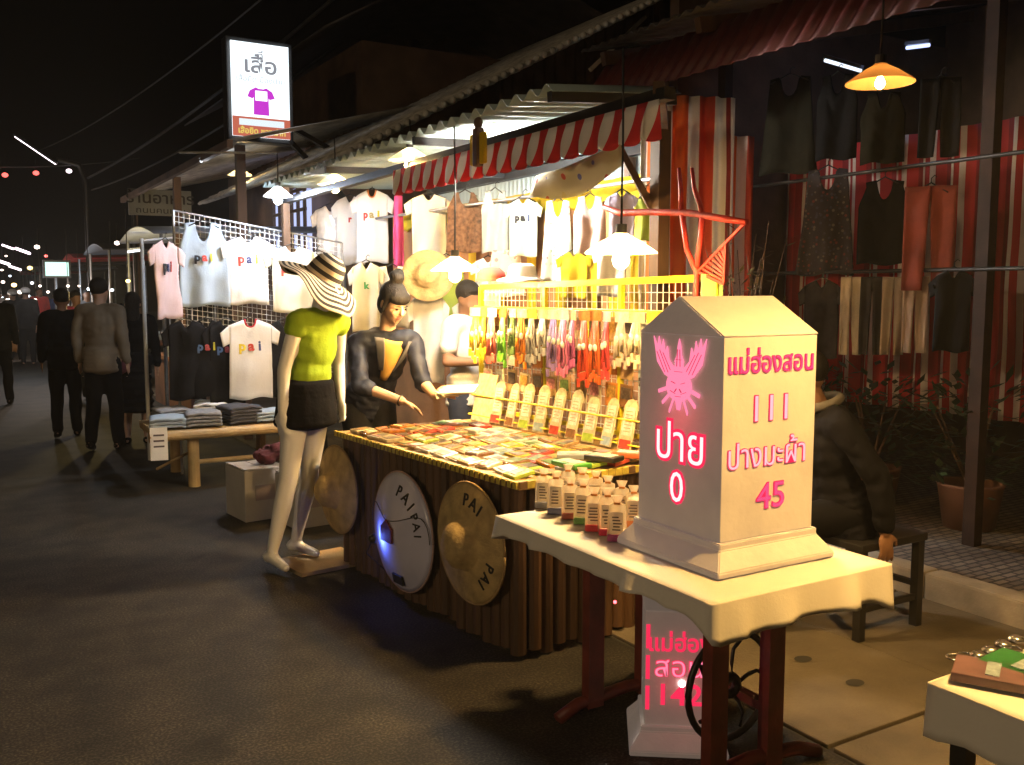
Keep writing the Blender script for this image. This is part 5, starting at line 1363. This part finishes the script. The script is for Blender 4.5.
# mannequin
plastic = M('white mannequin plastic', (.78, .77, .74), .35, .04, 3, coat=.2)
NP = Vector((1.64, 5.29, .024)); NR_ = R(28)
pose = dict(hip=(.075, -.075, .95), neck=(.13, -.13, 1.45), head=(.145, -.16, 1.59), shr=(-.035, -.12, 1.40), shl=(.295, -.13, 1.40),
            elr=(-.095, -.07, 1.14), wrr=(-.12, -.07, .90), ell=(.365, -.06, 1.14), wrl=(.34, -.10, .92),
            hpr=(-.01, -.075, .93), hpl=(.16, -.075, .93), knr=(-.085, -.07, .50), knl=(.13, -.03, .50), anr=(-.15, .0, .10), anl=(.10, .06, .10), tor=(-.19, -.14, .025), tol=(.12, -.08, .025))
man, NJ, ns_, NH, NHm = person('mannequin', 'white mannequin in a lime green top and short black skirt under a striped hat', NP, NR_, 1.68, pose, top=M('lime green top', (.30, .46, .012), .85, .12, 6, .2, 60, trans=.12), bottom=M('black skirt cloth', (.005, .005, .006), .95, .3, 6, .3, 30, spec=.08), sleeve='cap', skirt=.22, mannequin=plastic, cat='mannequin', vox=.014, build=.88, coat_hem=.0)
ht = thing('striped_sun_hat', 'wide floppy black and cream striped sun hat on the head of the mannequin', 'hat', NP + Matrix.Rotation(NR_, 3, 'Z') @ (NJ['head'] + Vector((.0, .01, .06))))
ht.rotation_euler = (R(24), R(26), R(10))
bm = B()
prof = [(.001, .145), (.03, .143), (.055, .135), (.075, .12), (.09, .10), (.098, .075), (.102, .05), (.106, .025), (.112, .005)] + [(.112 + .0145 * k, .002 - .0035 * k - .00035 * k * k) for k in range(1, 11)]
lathe(bm, [p for a, b in zip(prof, prof[1:]) for p in (a, ((a[0] + b[0]) / 2, (a[1] + b[1]) / 2))] + [prof[-1]], 56, mi=lambda i: (i // 2) % 2, wave=lambda r, a: (0 if r < .115 else ((r - .112) * .26 * math.sin(2 * a + .9) + (r - .112) * .10 * math.sin(5 * a + 1.2))))
thicken(bm, .004)
obj('hat_body', bm, [M('hat black', (.018, .015, .014), .85), M('hat cream', (.55, .47, .36), .85)], ht, smooth=True)

# people in the street
dark_j = M('charcoal jacket', (.010, .010, .011), .9, .3, 6, .2, 30, spec=.12)
def walk(a, s=1.0):
    return dict(knr=Vector((-.095, -.10 * a, .48)) * s, anr=Vector((-.10, -.16 * a, .085)) * s, tor=Vector((-.11, -.31 * a, .035)) * s, knl=Vector((.095, .03 * a, .49)) * s, anl=Vector((.10, .20 * a, .12)) * s, tol=Vector((.115, .06 * a, .035)) * s)
person('person', 'man in dark jacket and trousers walking up the road left of the pair', atz(68, 437), R(175), 1.62, walk(.8, .95), top=dark_j, bottom=M('dark trousers', (.018, .018, .022)), sk=skin_dark, vox=.02)
person('person', 'tall person in a beige shirt and black trousers beside the hung shirts', atz(106, 450), R(150), 1.72, walk(.5), top=M('beige shirt', (.20, .155, .10), .9, .12, 6, .2, 40), bottom=black_cloth, sleeve='long', sk=skin, vox=.02)
w_, WJ, ws, WH, WHm = person('person', 'person in a long black dress with a tan shoulder bag by the bamboo table', atz(138, 443), R(165), 1.58, None, top=black_cloth, bottom=black_cloth, skirt=.62, hair='long', sk=skin, vox=.02)
bg = thing('shoulder_bag', 'tan and maroon cloth shoulder bag on the back of the person in black', 'bag', atz(131, 443) + Vector((-.16, -.16, 1.02)), R(-15))
bm = B(); ball(bm, (0, 0, 0), (.17, .07, .20)); ball(bm, (.02, -.02, -.15), (.16, .07, .14)); obj('bag_body', voxel(bm, .018, 3), M('maroon cloth', (.14, .03, .035), .85, .3), bg)
bm = B(); ball(bm, (-.03, -.05, .22), (.15, .05, .16), Matrix.Rotation(.5, 3, 'Y')); obj('bag_flap', voxel(bm, .018, 3), M('tan cloth', (.55, .36, .18), .85, .2), bg)
bm = B(); tube(bm, [(-.12, -.06, .2), (-.02, -.085, .36), (.10, 0, .44)], .016, 6); obj('bag_strap', bm, black_cloth, bg)
person('person', 'dark clothed person cut by the left edge of the photo', atz(1, 405), R(170), 1.66, walk(.6), top=dark_j, bottom=black_cloth, sk=skin_dark, vox=.025)
far = [(29, 365, 'dark person in a white cap far up the road', dark_j, 1.66), (16, 362, 'dark person left of the white capped one far up the road', black_cloth, 1.62), (80, 400, 'person in a maroon shirt beyond the walking man', M('maroon shirt', (.30, .03, .06), .85), 1.60), (42, 352, 'person in a red shirt in the far crowd under the small lightbox', M('red shirt', (.55, .03, .03), .85), 1.70), (90, 372, 'grey clothed person far behind the tall person in beige', M('grey shirt', (.16, .17, .19), .85), 1.64), (58, 350, 'blue clothed person in the far crowd right of the red shirt', M('blue shirt', (.05, .12, .40), .85), 1.60), (8, 346, 'white shirted person in the far crowd at the left edge', white_cloth, 1.62), (22, 338, 'farthest dark person between the far stall lamps', dark_j, 1.64)]
for px, py, lb, m, h in far:
    t = person('person', lb, atz(px, py), R(random.choice((0, 170, 190, 20))), h, None, top=m, bottom=black_cloth, sk=skin_dark, vox=.035, shoe=False)[0]
    if 'cap' in lb:
        bm = B(); ball(bm, (0, .01, h * .965), (.10, .12, .075)); box(bm, (0, -.12, h * .94), (.14, .12, .012)); obj('cap', bm, white_cloth, t)

# ================================================================ FAR STREET STALLS
canv = [M('blue white canopy', (.40, .45, .58), .7, .15, trans=.25), M('dark tarpaulin', (.05, .05, .06), .7), M('red canopy', (.45, .04, .04), .7, .1, trans=.25)]
FS = [(12.6, 2.3, 0, 'blue white'), (17.5, 2.4, 1, 'dark'), (22.5, 2.5, 2, 'red'), (28, 2.5, 1, 'dark grey'), (35, 2.7, 0, 'pale blue'), (43, 2.8, 2, 'far red')]
for i, (y, x, c, nm) in enumerate(FS):
    t = thing('street_stall', 'far street stall with a %s canopy, %s up the street beyond the shirts' % (nm, ORD[i]), 'stall', (x, y, 0), group='stalls up the street')
    bm = B(); sheet(bm, lambda u, v: Vector((-.3 + 2.4 * u, -1.3 + 2.6 * v, 2.25 + .14 * math.sin(math.pi * v) + .08 * u)), 6, 10); thicken(bm, .012); obj('canopy', bm, canv[c], t)
    for px_ in (-.2, 2.0):
        for py_ in (-1.2, 1.2):
            bm = B(); rod(bm, (px_, py_, 0), (px_, py_, 2.26), .022); obj('stall_post', bm, grey_metal, t)
    bm = B(); box(bm, (.55, 0, .72), (1.0, 2.3, .05)); box(bm, (.1, 0, .38), (.04, 2.3, .62)); obj('stall_table', bm, M('stall cloth', (.22, .10, .07), .9, .4, 3), t)
    bm = B()
    for k in range(26): box(bm, (random.uniform(.15, 1.0), random.uniform(-1.1, 1.1), .80), (random.uniform(.06, .2), random.uniform(.06, .2), random.uniform(.04, .18)), mi=random.randrange(3), bev=.004)
    obj('stall_goods', bm, [pm['white'], pm['red'], pm['pale blue']], t)
fl = [(8, 300, 24, 'w'), (20, 292, 30, 'w'), (32, 283, 20, 'c'), (3, 282, 34, 'w'), (15, 268, 28, 'p'), (2, 262, 22, 'p'), (23, 251, 22, 'p'), (8, 247, 30, 'p'), (40, 286, 17, 'w'), (68, 286, 17, 'w'), (79, 286, 17, 'w'), (89, 289, 17, 'c'), (112, 290, 15, 'c'), (128, 281, 12.6, 'y'), (46, 256, 24, 'r'), (25, 305, 40, 'w'), (12, 292, 40, 'r'), (37, 247, 26, 'w'), (117, 243, 16, 'w'), (5, 310, 45, 'w'), (14, 285, 36, 'y'), (28, 296, 32, 'c'), (35, 300, 26, 'w'), (48, 292, 23, 'w'), (52, 300, 34, 'r'), (3, 298, 38, 'c'), (18, 302, 44, 'y'), (60, 295, 27, 'y'), (6, 256, 26, 'w'), (30, 268, 32, 'y'), (10, 276, 40, 'c'), (2, 270, 48, 'w')]
cols = {'w': (1, .80, .66), 'c': (.80, .90, 1), 'p': (1, .80, .88), 'y': (1, .72, .25), 'r': (1, .12, .10)}
nmz = {'w': 'warm white', 'c': 'cool white', 'p': 'pinkish white', 'y': 'yellow', 'r': 'red'}
for i, (px, py, Y, c) in enumerate(fl):
    p = atY(px, py, Y); r = .0019 * Y * random.uniform(.55, 1.35) * (1 if c != 'r' else .6)
    t = thing('stall_lamp', 'small %s lamp up the street, %s counted along the far lights' % (nmz[c], (ORD + ['twenty-first', 'twenty-second', 'twenty-third', 'twenty-fourth', 'twenty-fifth', 'twenty-sixth', 'twenty-seventh', 'twenty-eighth', 'twenty-ninth', 'thirtieth', 'thirty-first', 'thirty-second'])[i]), 'lamp', p, group='small lamps up the street')
    bm = B()
    if c == 'p': rod(bm, (-.14, -.25, .04), (.14, .25, -.04), .028, n=8)
    else: ball(bm, (0, 0, 0), (r, r, r * .8), u=12, v=8)
    obj('bulb', bm, emit('far lamp %s' % c, cols[c], 6), t)
    bm = B(); rod(bm, (0, 0, r * .6), (0, 0, r * 1.6), r * .3, r * .3, 8); rod(bm, (0, 0, r * 1.5), (0, 0, max(.3, 2.6 - p.z)), .006, n=5); obj('lamp_cord', bm, black_metal, t)
    if i in (0, 2, 8, 10, 13):
        l = bpy.data.lights.new('bulb_light', 'POINT'); l.energy = 60; l.color = cols[c]; l.shadow_soft_size = .08
        o = bpy.data.objects.new('bulb_light', l); col.objects.link(o); o.parent = t; o.location = (0, 0, -r * 1.5 - .08)
tube_lamp('long pinkish fluorescent tube of the street light at the upper left', atY(14, 136, 22), atY(57, 165, 20), 0, 5, colr=(1, .86, .90))
for px, py, px2, py2, Y, lb in ((127, 252, 142, 250, 13, 'short bluish tube under the blue white canopy'), (200, 162, 219, 150, 11, 'cool tube along the tin canopy edge below the lit sign')):
    tube_lamp(lb, atY(px, py, Y), atY(px2, py2, Y), 4, 4)
sp = thing('street_light_pole', 'dark street light pole carrying the pinkish tube at the upper left', 'pole', (atY(57, 165, 20).x + .5, 20.2, 0))
bm = B(); zt = atY(57, 165, 20).z; tube(bm, [(0, 0, 0), (0, 0, zt - .3), (-.1, 0, zt + .05), (-.5, -.2, zt + .1)], .05, 8); obj('pole_shaft', bm, black_metal, sp)
for i, (px, py, Y) in enumerate(((5, 175, 26), (36, 173, 26), (69, 171, 26))):
    p = atY(px, py, Y); bm = B(); ball(bm, (0, 0, 0), (.07, .07, .055))
    bm2 = bm; rod(bm2, (0, 0, .05), (0, 0, .5), .008, n=5, mi=1)
    mark(obj('cable_lamp', bm, [emit('far lamp %s2' % 'rp'[i == 2], cols['r'] if i < 2 else cols['p'], 3), black_metal], loc=p), '%s of three hung high over the street' % ['reddish lamp at the left edge, first', 'dim red lamp, second', 'pinkish lamp, last'][i], 'lamp')
cable('lamp cable strung over the street carrying three small reddish lamps', atY(-30, 166, 26), atY(140, 158, 26), .1, .012)
for name, lb, x0, y0, x1, y1, Y, m in (('lightbox_sign', 'small greenish white lightbox over the far crowd', 45, 262, 69, 276, 20, emit('green white box', (.62, 1, .86), 1.6)),):
    a, b = atY(x0, y0, Y), atY(x1, y1, Y); t = thing(name, lb, 'sign', (a + b) / 2)
    bm = B(); box(bm, (0, .08, 0), (b.x - a.x + .08, .14, a.z - b.z + .08)); obj('sign_case', bm, black_metal, t)
    bm = B(); box(bm, (0, 0, 0), (b.x - a.x, .02, a.z - b.z)); obj('lit_panel', bm, m, t)
    bm = B(); rod(bm, (0, .1, -(a + b).z / 2), (0, .1, -.1), .03); obj('sign_post', bm, black_metal, t)
a, b = atY(128, 188, 16), atY(192, 217, 16)
t = thing('shop_signboard', 'dim grey signboard with faint dark writing above the far canopies', 'sign', (a + b) / 2)
bm = B(); box(bm, (0, .03, 0), (b.x - a.x, .05, a.z - b.z), bev=.008); obj('sign_panel', bm, M('grey signboard', (.24, .24, .22), .7, .2, 3), t)
me = words('ร้านอาหาร', .24, .004, .003, sx=1.1); obj('lettering', me, M('dark sign letters', (.05, .045, .04), .8), t, (0, -.004, .06))
me = words('ถนนคนเดิน', .13, .004, sx=1.3); obj('lettering', me, M('dark sign letters', (.05, .045, .04)), t, (0, -.004, -.13))
for sx_ in (-.4, .4):
    bm = B(); rod(bm, (sx_, .09, -(a + b).z / 2), (sx_, .09, .1), .03); obj('sign_post', bm, black_metal, t)
# unseen lamp added across the road to fill the upright stall fronts
t = thing('fill_lamp', 'added fill lamp on a pole on the other side of the road', 'lamp', (-7.2, .2, 0))
bm = B(); tube(bm, [(0, 0, 0), (0, 0, 3.3), (.2, .1, 3.65), (.9, .5, 3.75)], .05, 8); obj('pole_shaft', bm, grey_metal, t)
bm = B(); box(bm, (1.05, .6, 3.75), (.45, .18, .08), rot=(0, 0, .5), bev=.02); obj('lamp_head', bm, grey_metal, t)
bm = B(); ball(bm, (1.05, .6, 3.69), (.16, .07, .04)); obj('bulb', bm, bulb_warm, t)
l = bpy.data.lights.new('bulb_light', 'POINT'); l.energy = 430; l.color = (1, .72, .42); l.shadow_soft_size = .12
o = bpy.data.objects.new('bulb_light', l); col.objects.link(o); o.parent = t; o.location = (1.05, .6, 3.52)

bpy.data.scenes.remove(bench)
